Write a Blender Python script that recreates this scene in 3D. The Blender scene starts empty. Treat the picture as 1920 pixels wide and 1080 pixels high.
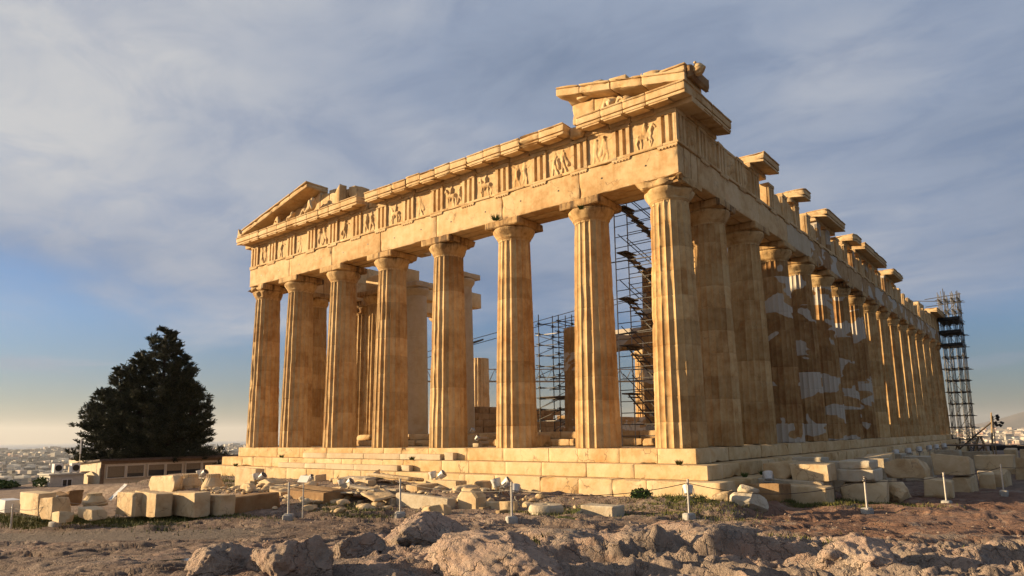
import bpy, bmesh, math, random
import numpy as np
from mathutils import Vector, Matrix
R_ = math.radians
# ------------------------------------------------------------------ camera, world, sun
scene = bpy.context.scene
col = scene.collection
cd = bpy.data.cameras.new("camera"); cam = bpy.data.objects.new("camera", cd); col.objects.link(cam)
cr = Vector((0.77847277, 0.62754431, -0.01297258)); cu = Vector((0.10625299, -0.11138194, 0.98808115)); cf = Vector((-0.61861979, 0.77057265, 0.15338627))
cam.matrix_world = Matrix(((cr.x, cu.x, -cf.x, 10.504), (cr.y, cu.y, -cf.y, -23.406), (cr.z, cu.z, -cf.z, .575), (0, 0, 0, 1)))
cd.sensor_width = 36; cd.lens = 24.03; cd.shift_x = -2.97/1920; cd.shift_y = 76.15/1920
cd.clip_start = .05; cd.clip_end = 60000
scene.camera = cam
SUN_EL, SUN_AZ = R_(12), R_(238)
sd = Vector((math.sin(SUN_AZ)*math.cos(SUN_EL), math.cos(SUN_AZ)*math.cos(SUN_EL), math.sin(SUN_EL)))
sl = bpy.data.lights.new("sun", 'SUN'); sl.energy = 5.0; sl.angle = R_(.53); sl.color = (1, .745, .44)
so = bpy.data.objects.new("sun", sl); col.objects.link(so); so.rotation_euler = sd.to_track_quat('Z', 'Y').to_euler(); so.location = sd*60
scene.view_settings.view_transform = 'Standard'; scene.view_settings.look = 'None'
scene.view_settings.exposure = 1.25; scene.view_settings.gamma = 1
scene.cycles.max_bounces = 6; scene.cycles.diffuse_bounces = 4; scene.cycles.volume_bounces = 0

def nd(nt, typ, **kw):
    n = nt.nodes.new(typ)
    for k, v in kw.items():
        if k == 'i':
            for a, b in v.items():
                if isinstance(b, bpy.types.NodeSocket): nt.links.new(b, n.inputs[a])
                else: n.inputs[a].default_value = b
        else: setattr(n, k, v)
    return n
def math_(nt, op, a, b=None, c=None, clamp=False):
    n = nt.nodes.new('ShaderNodeMath'); n.operation = op; n.use_clamp = clamp
    for i, v in enumerate((a, b, c)):
        if v is None: continue
        if isinstance(v, bpy.types.NodeSocket): nt.links.new(v, n.inputs[i])
        else: n.inputs[i].default_value = v
    return n.outputs[0]
def mixc(nt, fac, a, b, mode='MIX'):
    n = nt.nodes.new('ShaderNodeMix'); n.data_type = 'RGBA'; n.blend_type = mode
    for i, v in ((0, fac), (6, a), (7, b)):
        if isinstance(v, bpy.types.NodeSocket): nt.links.new(v, n.inputs[i])
        else: n.inputs[i].default_value = v if i == 0 else (tuple(v)+(1,))[:4]
    return n.outputs[2]
def ramp(nt, fac, stops, interp='LINEAR'):
    n = nt.nodes.new('ShaderNodeValToRGB'); n.color_ramp.interpolation = interp
    e = n.color_ramp.elements
    while len(e) < len(stops): e.new(.5)
    for q, (p, c) in zip(e, stops):
        q.position = p; q.color = (c, c, c, 1) if isinstance(c, (int, float)) else tuple(c)+(1,)
    nt.links.new(fac, n.inputs[0]); return n.outputs[0]
def mapr(nt, v, a, b, c=0., d=1., smooth=True):
    n = nt.nodes.new('ShaderNodeMapRange'); n.interpolation_type = 'SMOOTHSTEP' if smooth else 'LINEAR'
    nt.links.new(v, n.inputs[0])
    for i, x in enumerate((a, b, c, d)): n.inputs[i+1].default_value = x
    return n.outputs[0]
def noise(nt, vec, scale, detail=4, rough=.55, dist=0., col_=False):
    n = nd(nt, 'ShaderNodeTexNoise', i={'Scale': scale, 'Detail': detail, 'Roughness': rough, 'Distortion': dist})
    nt.links.new(vec, n.inputs['Vector']); return n.outputs[1 if col_ else 0]
def mapping(nt, vec, scale=(1, 1, 1), loc=(0, 0, 0), rot=(0, 0, 0)):
    n = nt.nodes.new('ShaderNodeMapping'); nt.links.new(vec, n.inputs[0])
    n.inputs[1].default_value = loc; n.inputs[2].default_value = rot; n.inputs[3].default_value = scale
    return n.outputs[0]

world = bpy.data.worlds.new("World"); scene.world = world; world.use_nodes = True
wt = world.node_tree; wt.nodes.clear()
sky = nd(wt, 'ShaderNodeTexSky', sky_type='NISHITA'); sky.sun_disc = False
sky.sun_elevation = SUN_EL; sky.sun_rotation = SUN_AZ; sky.altitude = 150; sky.air_density = 1.0; sky.dust_density = .7; sky.ozone_density = 2.5
tc = wt.nodes.new('ShaderNodeTexCoord'); gv = tc.outputs['Generated']
sp = nd(wt, 'ShaderNodeSeparateXYZ'); wt.links.new(gv, sp.inputs[0]); X, Y, Z = sp.outputs
zc = math_(wt, 'MAXIMUM', Z, 0.0)
den = math_(wt, 'ADD', zc, .10)
px = math_(wt, 'DIVIDE', X, den); py = math_(wt, 'DIVIDE', Y, den)
cv = nd(wt, 'ShaderNodeCombineXYZ'); wt.links.new(px, cv.inputs[0]); wt.links.new(py, cv.inputs[1])
cm = mapping(wt, cv.outputs[0], (.50, .62, 1), (2.1, .4, 0), (0, 0, R_(62)))
n1 = noise(wt, cm, 1.0, 6, .52, .5)
n2 = noise(wt, mapping(wt, cv.outputs[0], (1.0, 1.7, 1), (5, 2, 0), (0, 0, R_(70))), 2.6, 9, .60, .6)
n3 = noise(wt, mapping(wt, gv, (1.2, 1.2, 3.4), (1.3, 4.2, .6)), 1.25, 4, .5, .3)
zz = math_(wt, 'MULTIPLY_ADD', math_(wt, 'SUBTRACT', n1, .5), .30, Z)
zz = math_(wt, 'MULTIPLY_ADD', math_(wt, 'SUBTRACT', n3, .5), .16, zz)
cov = mapr(wt, zz, .115, .22)
thin = mapr(wt, n2, .28, .60, .78, 1.0)
cov = math_(wt, 'MULTIPLY', cov, thin)
stray = math_(wt, 'MULTIPLY', mapr(wt, noise(wt, mapping(wt, gv, (1.5, 1.5, 15), (3.2, 1.1, 2.4)), 2.3, 6, .55, .3), .56, .70), mapr(wt, Z, .05, .11))
cov = math_(wt, 'MAXIMUM', cov, math_(wt, 'MULTIPLY', stray, .75))
# cloud tone: lighter to the south (left), darker slate to the north (right)
side = math_(wt, 'ADD', math_(wt, 'MULTIPLY', X, -.78), math_(wt, 'MULTIPLY', Y, -.63))   # left of view = positive
lt = math_(wt, 'MULTIPLY_ADD', side, .32, math_(wt, 'MULTIPLY_ADD', math_(wt, 'SUBTRACT', n1, .5), 1.6, .42))
lt = math_(wt, 'MULTIPLY_ADD', math_(wt, 'SUBTRACT', n2, .5), .45, lt)
lt = math_(wt, 'MULTIPLY_ADD', math_(wt, 'SUBTRACT', n3, .5), 1.3, lt)
ccol = ramp(wt, lt, [(0, (.094, .120, .168)), (.35, (.120, .147, .198)), (.62, (.164, .183, .220)), (1, (.238, .243, .252))])
clr = mixc(wt, 1.0, sky.outputs[0], ramp(wt, Z, [(0, (.28, .345, .45)), (.05, (.35, .46, .62)), (.16, (.54, .73, 1.0))]), 'MULTIPLY')
bg1 = nd(wt, 'ShaderNodeBackground', i={0: clr, 1: .05})
bg2 = nd(wt, 'ShaderNodeBackground', i={0: ccol, 1: 1.0})
ms = nd(wt, 'ShaderNodeMixShader', i={0: cov}); wt.links.new(bg1.outputs[0], ms.inputs[1]); wt.links.new(bg2.outputs[0], ms.inputs[2])
wo = nd(wt, 'ShaderNodeOutputWorld'); wt.links.new(ms.outputs[0], wo.inputs[0])

# ------------------------------------------------------------------ noise, terrain height
def _h(ix, iy, iz):
    ix, iy, iz = (np.atleast_1d(np.asarray(a, dtype=np.int64)) for a in (ix, iy, iz)); sc = ix.shape == (1,) and iy.shape == (1,)
    n = (ix*374761393 + iy*668265263 + iz*97531 + 1013904223) & 0xffffffff
    n = ((n ^ (n >> 13)) * 1274126177) & 0xffffffff
    n = ((n ^ (n >> 16)) * 2246822519) & 0xffffffff
    r = ((n ^ (n >> 15)) & 0xffffff) / 8388607.5 - 1.0
    return r[0] if sc else r
def vnoise(x, y, z=0.0):
    x, y, z = np.broadcast_arrays(np.asarray(x, float), np.asarray(y, float), np.asarray(z, float))
    ix, iy, iz = (np.floor(a).astype(np.int64) for a in (x, y, z))
    fx, fy, fz = x-ix, y-iy, z-iz
    u, v, w = (f*f*f*(f*(f*6-15)+10) for f in (fx, fy, fz))
    def L(a, b, t): return a+(b-a)*t
    return L(L(L(_h(ix,iy,iz),_h(ix+1,iy,iz),u), L(_h(ix,iy+1,iz),_h(ix+1,iy+1,iz),u), v),
             L(L(_h(ix,iy,iz+1),_h(ix+1,iy,iz+1),u), L(_h(ix,iy+1,iz+1),_h(ix+1,iy+1,iz+1),u), v), w)
def fbm(x, y, z=0.0, o=4, g=.5, ridge=False):
    s, a, t = 0, 1.0, 0
    for i in range(o):
        n = vnoise(x*2**i+17.3*i, y*2**i-9.1*i, z*2**i+5.7*i)
        if ridge: n = 1-2*np.abs(n)
        s = s+a*n; t += a; a *= g
    return s/t
def cells(x, y, seed=0):
    """distance to nearest and second nearest jittered cell point, and the id of the nearest"""
    x, y = np.asarray(x, float), np.asarray(y, float)
    ix, iy = np.floor(x).astype(np.int64), np.floor(y).astype(np.int64)
    d1 = np.full(x.shape, 9.0); d2 = d1.copy(); cid = np.zeros(x.shape)
    for i in (-1, 0, 1):
        for j in (-1, 0, 1):
            jx, jy = ix+i, iy+j; z = ix*0+seed
            px, py = jx+.5+.45*_h(jx, jy, z), jy+.5+.45*_h(jx, jy, z+7)
            d = np.hypot(px-x, py-y); k = _h(jx, jy, z+13)
            near = d < d1
            d2 = np.where(near, d1, np.minimum(d2, d)); cid = np.where(near, k, cid); d1 = np.where(near, d, d1)
    return d1, d2, cid
def tcells(x, y, seed=0):
    """cells() plus the offset from the nearest point times a tilt of its own: slabs that lean"""
    x, y = np.asarray(x, float), np.asarray(y, float)
    ix, iy = np.floor(x).astype(np.int64), np.floor(y).astype(np.int64)
    d1 = np.full(x.shape, 9.0); d2 = d1.copy(); cid = np.zeros(x.shape); ox = cid.copy(); oy = cid.copy(); tx = cid.copy(); ty = cid.copy()
    for i in (-1, 0, 1):
        for j in (-1, 0, 1):
            jx, jy = ix+i, iy+j; z = ix*0+seed
            dx, dy = x-(jx+.5+.45*_h(jx, jy, z)), y-(jy+.5+.45*_h(jx, jy, z+7))
            d = np.hypot(dx, dy); near = d < d1
            d2 = np.where(near, d1, np.minimum(d2, d)); d1 = np.where(near, d, d1)
            cid = np.where(near, _h(jx, jy, z+13), cid); ox = np.where(near, dx, ox); oy = np.where(near, dy, oy)
            tx = np.where(near, _h(jx, jy, z+19), tx); ty = np.where(near, _h(jx, jy, z+23), ty)
    return d1, d2, cid, ox*tx, oy*(ty*.7-.45)
def sstep(a, b, x):
    t = np.clip((np.asarray(x, float)-a)/(b-a), 0, 1); return t*t*(3-2*t)
def st(x, y):
    dx, dy = np.asarray(x, float)-10.5, np.asarray(y, float)+23.4
    return -.626*dx+.780*dy, .780*dx+.626*dy
def plateau(x, y):
    """1 at the edge of the hill top, more beyond it"""
    return np.sqrt(((x+15)/52)**2+((y-35)/np.where(y > 35, 70, 110))**2)
def ground(x, y):
    s, t = st(x, y)
    r = np.hypot(s, t)
    z = -1.22-.72*sstep(9, 18.5, r)
    z = z-.42*sstep(-5, -17, t)*sstep(9, 19, r)
    z = z-.95*sstep(33, 56, s)*sstep(-14, -26, t)
    bench = sstep(-9.2,-8.0,y)*sstep(-9.,-17,x)*sstep(-40,-34,x)
    z = z+.62*bench*sstep(2,-1,y)
    z = z+.55*sstep(-8, -4, y)*sstep(-3.5, -7, x)*sstep(-18,-11, x)*sstep(5,2,y)*.7
    rise = np.maximum(sstep(-4.8, -2.3, y)*sstep(3.4, 2.0, x), 0)*sstep(-36, -33.5, x)
    z = z+np.clip(-1.97+.45*rise-z, 0, .45)*sstep(0, .1, rise)
    return z
PUD = (-2.45, -16.85)
def relief(x, y):
    """bedrock relief added to ground(); strong in the outcrop near the viewer"""
    s, t = st(x, y); r = np.hypot(s, t)
    m = sstep(20.5, 16.3, r)*sstep(-4.5, -.5, t+.35*(s-12))
    m = m*sstep(3.0, 6.0, r)
    wx = x+.5*vnoise(x*.9, y*.9, 3); wy = y+.5*vnoise(x*.9+40, y*.9, 3)
    # layered ledges with their strike along the facade, broken into blocks
    c, q = .93, .36
    a = (c*wx+q*wy); b = (-q*wx+c*wy)
    d1, d2, cid, ta, tb = tcells(a*.42, b*.72, 1)
    blk = np.minimum((d2-d1)*5., 1)**.5
    e1, e2, eid, ua, ub = tcells(a*1.3+9, b*2.1, 5)
    blk2 = np.minimum((e2-e1)*5., 1)**.5
    g1, g2, gid, va, vb = tcells(a*3.6+2, b*5.1, 9)
    blk3 = np.minimum((g2-g1)*4., 1)**.5
    big = m*(.22*blk*(.8+.6*cid)+.19*(ta+tb)*blk+blk*(.07*blk2*(.8+.5*eid)+.10*(ua+ub))+.022*blk3*(1+gid)+.05*(va+vb)+.12*fbm(x*.4, y*.4, 1, 3)-.14)
    f = fbm(a*1.3, b*2.6, 2, 6, .62, True)
    fine = (.06+.055*m)*(f-.2)+.05*fbm(x*3, y*3, 4, 4, .6)*(.4+m)
    outer = sstep(60, 35, r)
    k1, k2, kid, ka, kb = tcells(a*.30+4, b*.85, 15)
    lw = sstep(33, 22, s)*(1-m)
    mid = .12*(fbm(a*.35, b*.8, 6, 4)-.1)*(1-m)*outer+lw*(.07*np.minimum((k2-k1)*5, 1)**.5*(.5+.5*kid)+.10*(ka+kb))
    h1, h2, hid, ha, hb = tcells(a*1.1+4, b*2.6, 17)
    mid = mid+lw*(.018*np.minimum((h2-h1)*5, 1)**.5+.045*(ha+hb))
    path = sstep(1.5,.7,np.abs(s-21.6+.08*(t+12)))*sstep(-4.,-7.,t)
    path = sstep(1.3,.8,np.abs(s-20.5+.27*(t+12)))*sstep(-5.5,-8.5,t)
    pud = np.exp(-(((x-PUD[0])/1.0)**2+((y-PUD[1])/.8)**2))
    flat = (1-.93*path)*(1-pud)
    # under the temple and the rows of blocks the rock is quiet
    return (big+fine*outer+mid)*flat
def height(x, y):
    x = np.asarray(x, float); y = np.asarray(y, float)
    p = plateau(x, y)
    z = ground(x, y)+relief(x, y)
    inside = sstep(3.0, 1.9, x)*sstep(-33.5, -32.2, x)*sstep(-2.6, -1.9, y)*sstep(72, 71, y)
    z = z*(1-inside)+np.minimum(z, -1.9)*inside
    drop = np.clip(p-1, 0, None)
    z = z-60*drop**1.0*(1+.2*fbm(x*.05, y*.05, 1, 3))-22*sstep(0, .05, drop)
    return np.maximum(z, -92)
# ------------------------------------------------------------------ materials
def mat(name):
    m = bpy.data.materials.new(name); m.use_nodes = True; nt = m.node_tree
    b = nt.nodes['Principled BSDF']; b.inputs['Roughness'].default_value = .85
    if 'Specular IOR Level' in b.inputs: b.inputs['Specular IOR Level'].default_value = .25
    return m, nt, b
def objvec(nt, rnd=True):
    t = nt.nodes.new('ShaderNodeTexCoord').outputs['Object']
    if not rnd: return t, None
    oi = nt.nodes.new('ShaderNodeObjectInfo'); r = oi.outputs['Random']
    a = nd(nt, 'ShaderNodeVectorMath', operation='SCALE'); a.inputs[0].default_value = (41, 23, 67); nt.links.new(r, a.inputs[3])
    b = nd(nt, 'ShaderNodeVectorMath', operation='ADD'); nt.links.new(t, b.inputs[0]); nt.links.new(a.outputs[0], b.inputs[1])
    return b.outputs[0], r
def bump(nt, bsdf, h, strength=.4, dist=.02, chain=None):
    n = nd(nt, 'ShaderNodeBump', i={'Strength': strength, 'Distance': dist, 'Height': h})
    if chain is not None: nt.links.new(chain, n.inputs['Normal'])
    nt.links.new(n.outputs[0], bsdf.inputs['Normal']); return n.outputs[0]
def marble(name, tones, patch=0., joints=0., soot=0., streak=.5, island=.22, fresh=(.58, .51, .42), rough=.02, veins=.25):
    """tones: pale, mid, brown patina; patch: share of new marble; joints: drum height"""
    tones = [tuple(q*.74 for q in t) for t in tones]; fresh = tuple(q*.82 for q in fresh)
    m, nt, b = mat(name); v, r = objvec(nt)
    raw = nt.nodes.new('ShaderNodeTexCoord').outputs['Object']
    geo = nt.nodes.new('ShaderNodeNewGeometry'); isl = geo.outputs['Random Per Island']
    big = noise(nt, v, .55, 5, .6, .4)
    mid = noise(nt, v, 2.6, 6, .62, .2)
    stv = noise(nt, mapping(nt, v, (5.5, 5.5, .38)), 1.0, 5, .6)
    f = math_(nt, 'MULTIPLY_ADD', math_(nt, 'SUBTRACT', mid, .5), .9, big)
    f = math_(nt, 'MULTIPLY_ADD', math_(nt, 'SUBTRACT', stv, .5), streak, f)
    f = math_(nt, 'MULTIPLY_ADD', math_(nt, 'SUBTRACT', isl, .5), island, f)
    c = ramp(nt, f, [(.22, tones[0]), (.48, tones[1]), (.76, tones[2])])
    if joints:
        sz = nd(nt, 'ShaderNodeSeparateXYZ'); nt.links.new(raw, sz.inputs[0])
        k = math_(nt, 'FLOOR', math_(nt, 'DIVIDE', sz.outputs[2], joints))
        kk = math_(nt, 'ADD', math_(nt, 'MULTIPLY', k, 7.31), math_(nt, 'MULTIPLY', r, 91.7))
        wn = nd(nt, 'ShaderNodeTexWhiteNoise', noise_dimensions='1D'); nt.links.new(kk, wn.inputs[1])
        c = mixc(nt, 1.0, c, ramp(nt, wn.outputs[0], [(0, (.84, .82, .78)), (1, (1.14, 1.14, 1.14))]), 'MULTIPLY')
    # ochre patina blotches and thin cracks
    och = mapr(nt, noise(nt, v, 1.1, 6, .65, .9), .56, .72)
    c = mixc(nt, math_(nt, 'MULTIPLY', och, .35), c, (tones[2][0]*1.15, tones[2][1]*.85, tones[2][2]*.6))
    vein = nd(nt, 'ShaderNodeTexVoronoi', feature='DISTANCE_TO_EDGE', i={'Scale': 1.1})
    dv = nd(nt, 'ShaderNodeVectorMath', operation='ADD'); nt.links.new(v, dv.inputs[0])
    sc = nd(nt, 'ShaderNodeVectorMath', operation='SCALE'); sc.inputs[3].default_value = .9; nt.links.new(noise(nt, v, 1.6, 4, .6, 0, True), sc.inputs[0])
    nt.links.new(sc.outputs[0], dv.inputs[1]); nt.links.new(dv.outputs[0], vein.inputs['Vector'])
    crack = math_(nt, 'MULTIPLY', mapr(nt, vein.outputs[0], .022, .0), mapr(nt, noise(nt, v, .8, 2), .5, .62))
    c = mixc(nt, math_(nt, 'MULTIPLY', crack, veins*2), c, (.10, .06, .035))
    pits = mapr(nt, noise(nt, v, 9, 6, .7), .60, .74)
    c = mixc(nt, math_(nt, 'MULTIPLY', pits, .35), c, (tones[2][0]*.45, tones[2][1]*.42, tones[2][2]*.4))
    if soot:
        sz2 = nd(nt, 'ShaderNodeSeparateXYZ'); nt.links.new(raw, sz2.inputs[0])
        up = mapr(nt, sz2.outputs[2], 10.43-soot, 10.2)
        st_ = math_(nt, 'MULTIPLY', up, mapr(nt, math_(nt, 'MULTIPLY_ADD', stv, .6, math_(nt, 'MULTIPLY', big, .5)), .55, .68))
        c = mixc(nt, math_(nt, 'MULTIPLY', st_, .8), c, (.045, .032, .022))
    if patch:
        pn = noise(nt, mapping(nt, v, (.7, .7, 1.25)), .72, 2.5, .45, .5)
        if joints:
            pn = math_(nt, 'MULTIPLY_ADD', math_(nt, 'SUBTRACT', wn.outputs[0], .5), .22, pn)
        pm = mapr(nt, pn, .5+(.5-patch)*.45, .5+(.5-patch)*.45+.012)
        fr = mixc(nt, noise(nt, v, 3, 4), fresh, tuple(q*.86 for q in fresh))
        c = mixc(nt, pm, c, fr)
    nt.links.new(c, b.inputs['Base Color'])
    h = math_(nt, 'ADD', noise(nt, v, 14, 6, .7), math_(nt, 'MULTIPLY', mid, 1.5))
    h = math_(nt, 'SUBTRACT', h, math_(nt, 'MULTIPLY', crack, .6)); h = math_(nt, 'SUBTRACT', h, math_(nt, 'MULTIPLY', pits, .5))
    bump(nt, b, h, .55, rough)
    return m
OLD = [(.62, .43, .235), (.50, .315, .150), (.34, .175, .068)]
M = {}
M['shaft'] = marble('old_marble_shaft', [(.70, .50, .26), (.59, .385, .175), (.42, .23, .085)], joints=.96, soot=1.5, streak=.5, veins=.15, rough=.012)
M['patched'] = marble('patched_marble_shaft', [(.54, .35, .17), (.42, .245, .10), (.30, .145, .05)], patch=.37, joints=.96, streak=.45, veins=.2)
M['capital'] = marble('capital_marble', [(.70, .49, .245), (.57, .365, .16), (.38, .21, .08)], soot=.9, streak=.7)
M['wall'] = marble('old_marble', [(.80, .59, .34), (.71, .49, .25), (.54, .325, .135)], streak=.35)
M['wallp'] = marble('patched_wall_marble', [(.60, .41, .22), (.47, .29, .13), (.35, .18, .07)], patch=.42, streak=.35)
M['step'] = marble('step_marble', [(.82, .62, .365), (.74, .53, .28), (.58, .36, .15)], streak=.0, veins=.35, island=.3)
M['new'] = marble('new_marble', [(.68, .56, .40), (.62, .50, .34), (.54, .41, .26)], streak=.2, veins=.0, island=.15)
M['rubble'] = marble('loose_marble', [(.80, .63, .40), (.71, .53, .31), (.54, .36, .18)], streak=0, veins=.25, rough=.03, island=.1)
M['pale'] = marble('pale_marble', [(.68, .60, .46), (.60, .51, .37), (.46, .35, .22)], streak=0, veins=.1, rough=.03)
M['shade'] = marble('shaded_brown_marble', [(.48, .32, .17), (.38, .23, .105), (.27, .145, .06)], streak=.2, veins=.3, rough=.03)  # brown marble made darker: shade put into the colour of stones in shadow
def rock_mat(name, terrain=False):
    m, nt, b = mat(name); v, r = objvec(nt, not terrain)
    n0 = noise(nt, v, .35, 5, .6, .5); n1_ = noise(nt, v, 1.9, 7, .65, .4); n2_ = noise(nt, v, 11, 7, .72)
    c = ramp(nt, math_(nt, 'MULTIPLY_ADD', math_(nt, 'SUBTRACT', n1_, .5), .8, n0), [(.25, (.26, .20, .155)), (.45, (.40, .305, .235)), (.62, (.52, .365, .275)), (.8, (.60, .48, .37))])
    red = mapr(nt, noise(nt, v, .8, 6, .65, .8), .53, .68)
    c = mixc(nt, math_(nt, 'MULTIPLY', red, .45), c, (.38, .20, .125))
    grey = mapr(nt, noise(nt, mapping(nt, v, loc=(7, 3, 1)), .9, 7, .7, .3), .55, .66)
    c = mixc(nt, math_(nt, 'MULTIPLY', grey, .65), c, (.30, .275, .25))
    dk = mapr(nt, n2_, .53, .70)
    c = mixc(nt, math_(nt, 'MULTIPLY', dk, .7), c, (.075, .052, .038))
    li = mapr(nt, noise(nt, mapping(nt, v, loc=(1, 9, 4)), 17, 5, .6), .62, .7)
    c = mixc(nt, math_(nt, 'MULTIPLY', li, .5), c, (.50, .43, .34))
    if terrain:
        at = nd(nt, 'ShaderNodeAttribute', attribute_name='soil'); so_ = at.outputs['Fac']
        sv = noise(nt, v, 6, 7, .7)
        soil = ramp(nt, noise(nt, v, 1.2, 6, .7), [(.3, (.17, .115, .085)), (.5, (.28, .20, .15)), (.7, (.40, .31, .235))])
        soil = mixc(nt, mapr(nt, sv, .55, .72), soil, (.40, .32, .24))
        sm = mapr(nt, math_(nt, 'MULTIPLY_ADD', math_(nt, 'SUBTRACT', n1_, .5), .9, so_), .42, .62)
        c = mixc(nt, sm, c, soil)
        gr_ = nd(nt, 'ShaderNodeAttribute', attribute_name='green').outputs['Fac']
        gm = mapr(nt, math_(nt, 'MULTIPLY_ADD', math_(nt, 'SUBTRACT', noise(nt, v, 2.2, 6, .7), .5), 1.3, gr_), .5, .66)
        c = mixc(nt, gm, c, mixc(nt, sv, (.05, .07, .016), (.12, .13, .035)))
        shade_fac = nd(nt, 'ShaderNodeAttribute', attribute_name='painted_shade').outputs['Fac']
        shade_mix = mapr(nt, math_(nt, 'MULTIPLY_ADD', math_(nt, 'SUBTRACT', noise(nt, v, 1.1, 5, .6), .5), .9, shade_fac), .25, .75)
        c = mixc(nt, shade_mix, c, mixc(nt, 1.0, c, (.68, .66, .68), 'MULTIPLY'))  # shade multiplied into the ground colour
        rr_ = nd(nt, 'ShaderNodeAttribute', attribute_name='redsoil').outputs['Fac']
        c = mixc(nt, math_(nt, 'MULTIPLY', mapr(nt, math_(nt, 'MULTIPLY_ADD', math_(nt, 'SUBTRACT', n1_, .5), 1.6, rr_), .45, .75), .65), c, (.23, .105, .06))
        pa = nd(nt, 'ShaderNodeAttribute', attribute_name='path').outputs['Fac']
        c = mixc(nt, math_(nt, 'MULTIPLY', pa, .8), c, mixc(nt, sv, (.13, .11, .095), (.20, .165, .135)))
    base_c = c
    vo = nd(nt, 'ShaderNodeTexVoronoi', feature='DISTANCE_TO_EDGE', i={'Scale': 1.6})
    wv = nd(nt, 'ShaderNodeVectorMath', operation='ADD'); nt.links.new(mapping(nt, v, (1, 1.5, 1.5)), wv.inputs[0])
    sc = nd(nt, 'ShaderNodeVectorMath', operation='SCALE'); sc.inputs[3].default_value = 1.3; nt.links.new(noise(nt, v, 1.3, 5, .6, 0, True), sc.inputs[0]); nt.links.new(sc.outputs[0], wv.inputs[1])
    nt.links.new(wv.outputs[0], vo.inputs['Vector'])
    ck = mapr(nt, vo.outputs[0], .0, .05)
    c = mixc(nt, math_(nt, 'MULTIPLY', mapr(nt, vo.outputs[0], .016, .0), math_(nt, 'MULTIPLY', mapr(nt, n0, .40, .52), .7)), base_c, (.05, .035, .028))
    nt.links.new(c, b.inputs['Base Color']); b.inputs['Roughness'].default_value = .9
    h = math_(nt, 'ADD', math_(nt, 'MULTIPLY', n1_, 2.2), n2_); h = math_(nt, 'MULTIPLY_ADD', ck, .5, h)
    h = math_(nt, 'MULTIPLY_ADD', noise(nt, v, 38, 5, .7), .35, h)
    bump(nt, b, h, 1.0, .12)
    return m
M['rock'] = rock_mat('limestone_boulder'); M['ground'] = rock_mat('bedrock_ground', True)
def simple(name, c, rough=.6, metal=0., var=.15, sc=6., bmp=.2, c2=None, spec=.3):
    c = tuple(q*.82 for q in c)
    m, nt, b = mat(name); v, r = objvec(nt)
    n = noise(nt, v, sc, 5, .65)
    cc = mixc(nt, mapr(nt, n, .3, .7), c, c2 or tuple(q*(1-var*2) for q in c))
    nt.links.new(cc, b.inputs['Base Color']); b.inputs['Roughness'].default_value = rough; b.inputs['Metallic'].default_value = metal
    b.inputs['Specular IOR Level'].default_value = spec
    if bmp: bump(nt, b, n, bmp, .01)
    return m
M['steel'] = simple('dark_scaffold_steel', (.13, .12, .11), .55, .4, .25, 9, .2)
M['zinc'] = simple('galvanised_tube', (.42, .38, .33), .45, .5, .2, 9, .1)
M['plank'] = simple('weathered_plank', (.16, .115, .075), .9, 0, .3, 3, .4)
M['timber'] = simple('pale_timber', (.46, .32, .17), .85, 0, .2, 3, .4)
M['pole'] = simple('painted_post', (.62, .57, .50), .45, .2, .12, 12, .1)
M['poledark'] = simple('brown_post', (.16, .09, .055), .6, .2, .12, 12, .1)
M['rope'] = simple('dark_rope', (.10, .075, .055), .9, 0, .2, 40, .4)
M['ropel'] = simple('pale_rope', (.50, .42, .32), .9, 0, .2, 40, .4)
M['concrete'] = simple('concrete_foot', (.47, .44, .39), .9, 0, .15, 14, .5)
M['white'] = simple('white_painted_metal', (.78, .76, .72), .35, .0, .06, 10, .05, spec=.5)
M['lamphouse'] = simple('lamp_housing', (.72, .70, .66), .45, .0, .1, 10, .05, spec=.5)
M['glassd'] = simple('dark_glass', (.035, .035, .035), .08, 0, .1, 2, 0, spec=.6)
M['plaster'] = simple('cream_plaster', (.74, .60, .41), .85, 0, .1, 4, .15)
M['plasterw'] = simple('off_white_plaster', (.62, .58, .50), .85, 0, .1, 4, .15)
M['brown'] = simple('brown_painted_wood', (.24, .15, .09), .6, 0, .15, 6, .1)
M['frame'] = simple('cream_window_frame', (.74, .62, .46), .6, 0, .08, 8, .05)
M['blind'] = simple('window_blind', (.30, .22, .13), .7, 0, .1, 8, .05)
M['roof'] = simple('roof_felt', (.16, .12, .10), .9, 0, .2, 5, .2)
M['bark'] = simple('conifer_bark', (.06, .042, .03), .95, 0, .3, 6, .8)
M['black'] = simple('black_metal', (.03, .028, .026), .5, .3, .1, 8, .1)
M['sign'] = simple('sign_panel', (.58, .56, .52), .35, 0, .04, 3, 0)
M['ink'] = simple('sign_ink', (.14, .13, .13), .5, 0, .04, 3, 0)
M['lime'] = simple('limestone_wall', (.36, .29, .2), .9, 0, .25, 5, .5)
def leafm(name, a, b_, rnd=.5):
    m, nt, b = mat(name); g = nt.nodes.new('ShaderNodeNewGeometry').outputs['Random Per Island']
    nt.links.new(mixc(nt, g, a, b_), b.inputs['Base Color']); b.inputs['Roughness'].default_value = .75
    return m
M['needle'] = leafm('conifer_foliage', (.012, .018, .010), (.050, .052, .022))
M['grass'] = leafm('grass_blades', (.045, .065, .012), (.16, .14, .04))
M['bush'] = leafm('bush_leaves', (.03, .06, .012), (.09, .12, .03))
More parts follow.
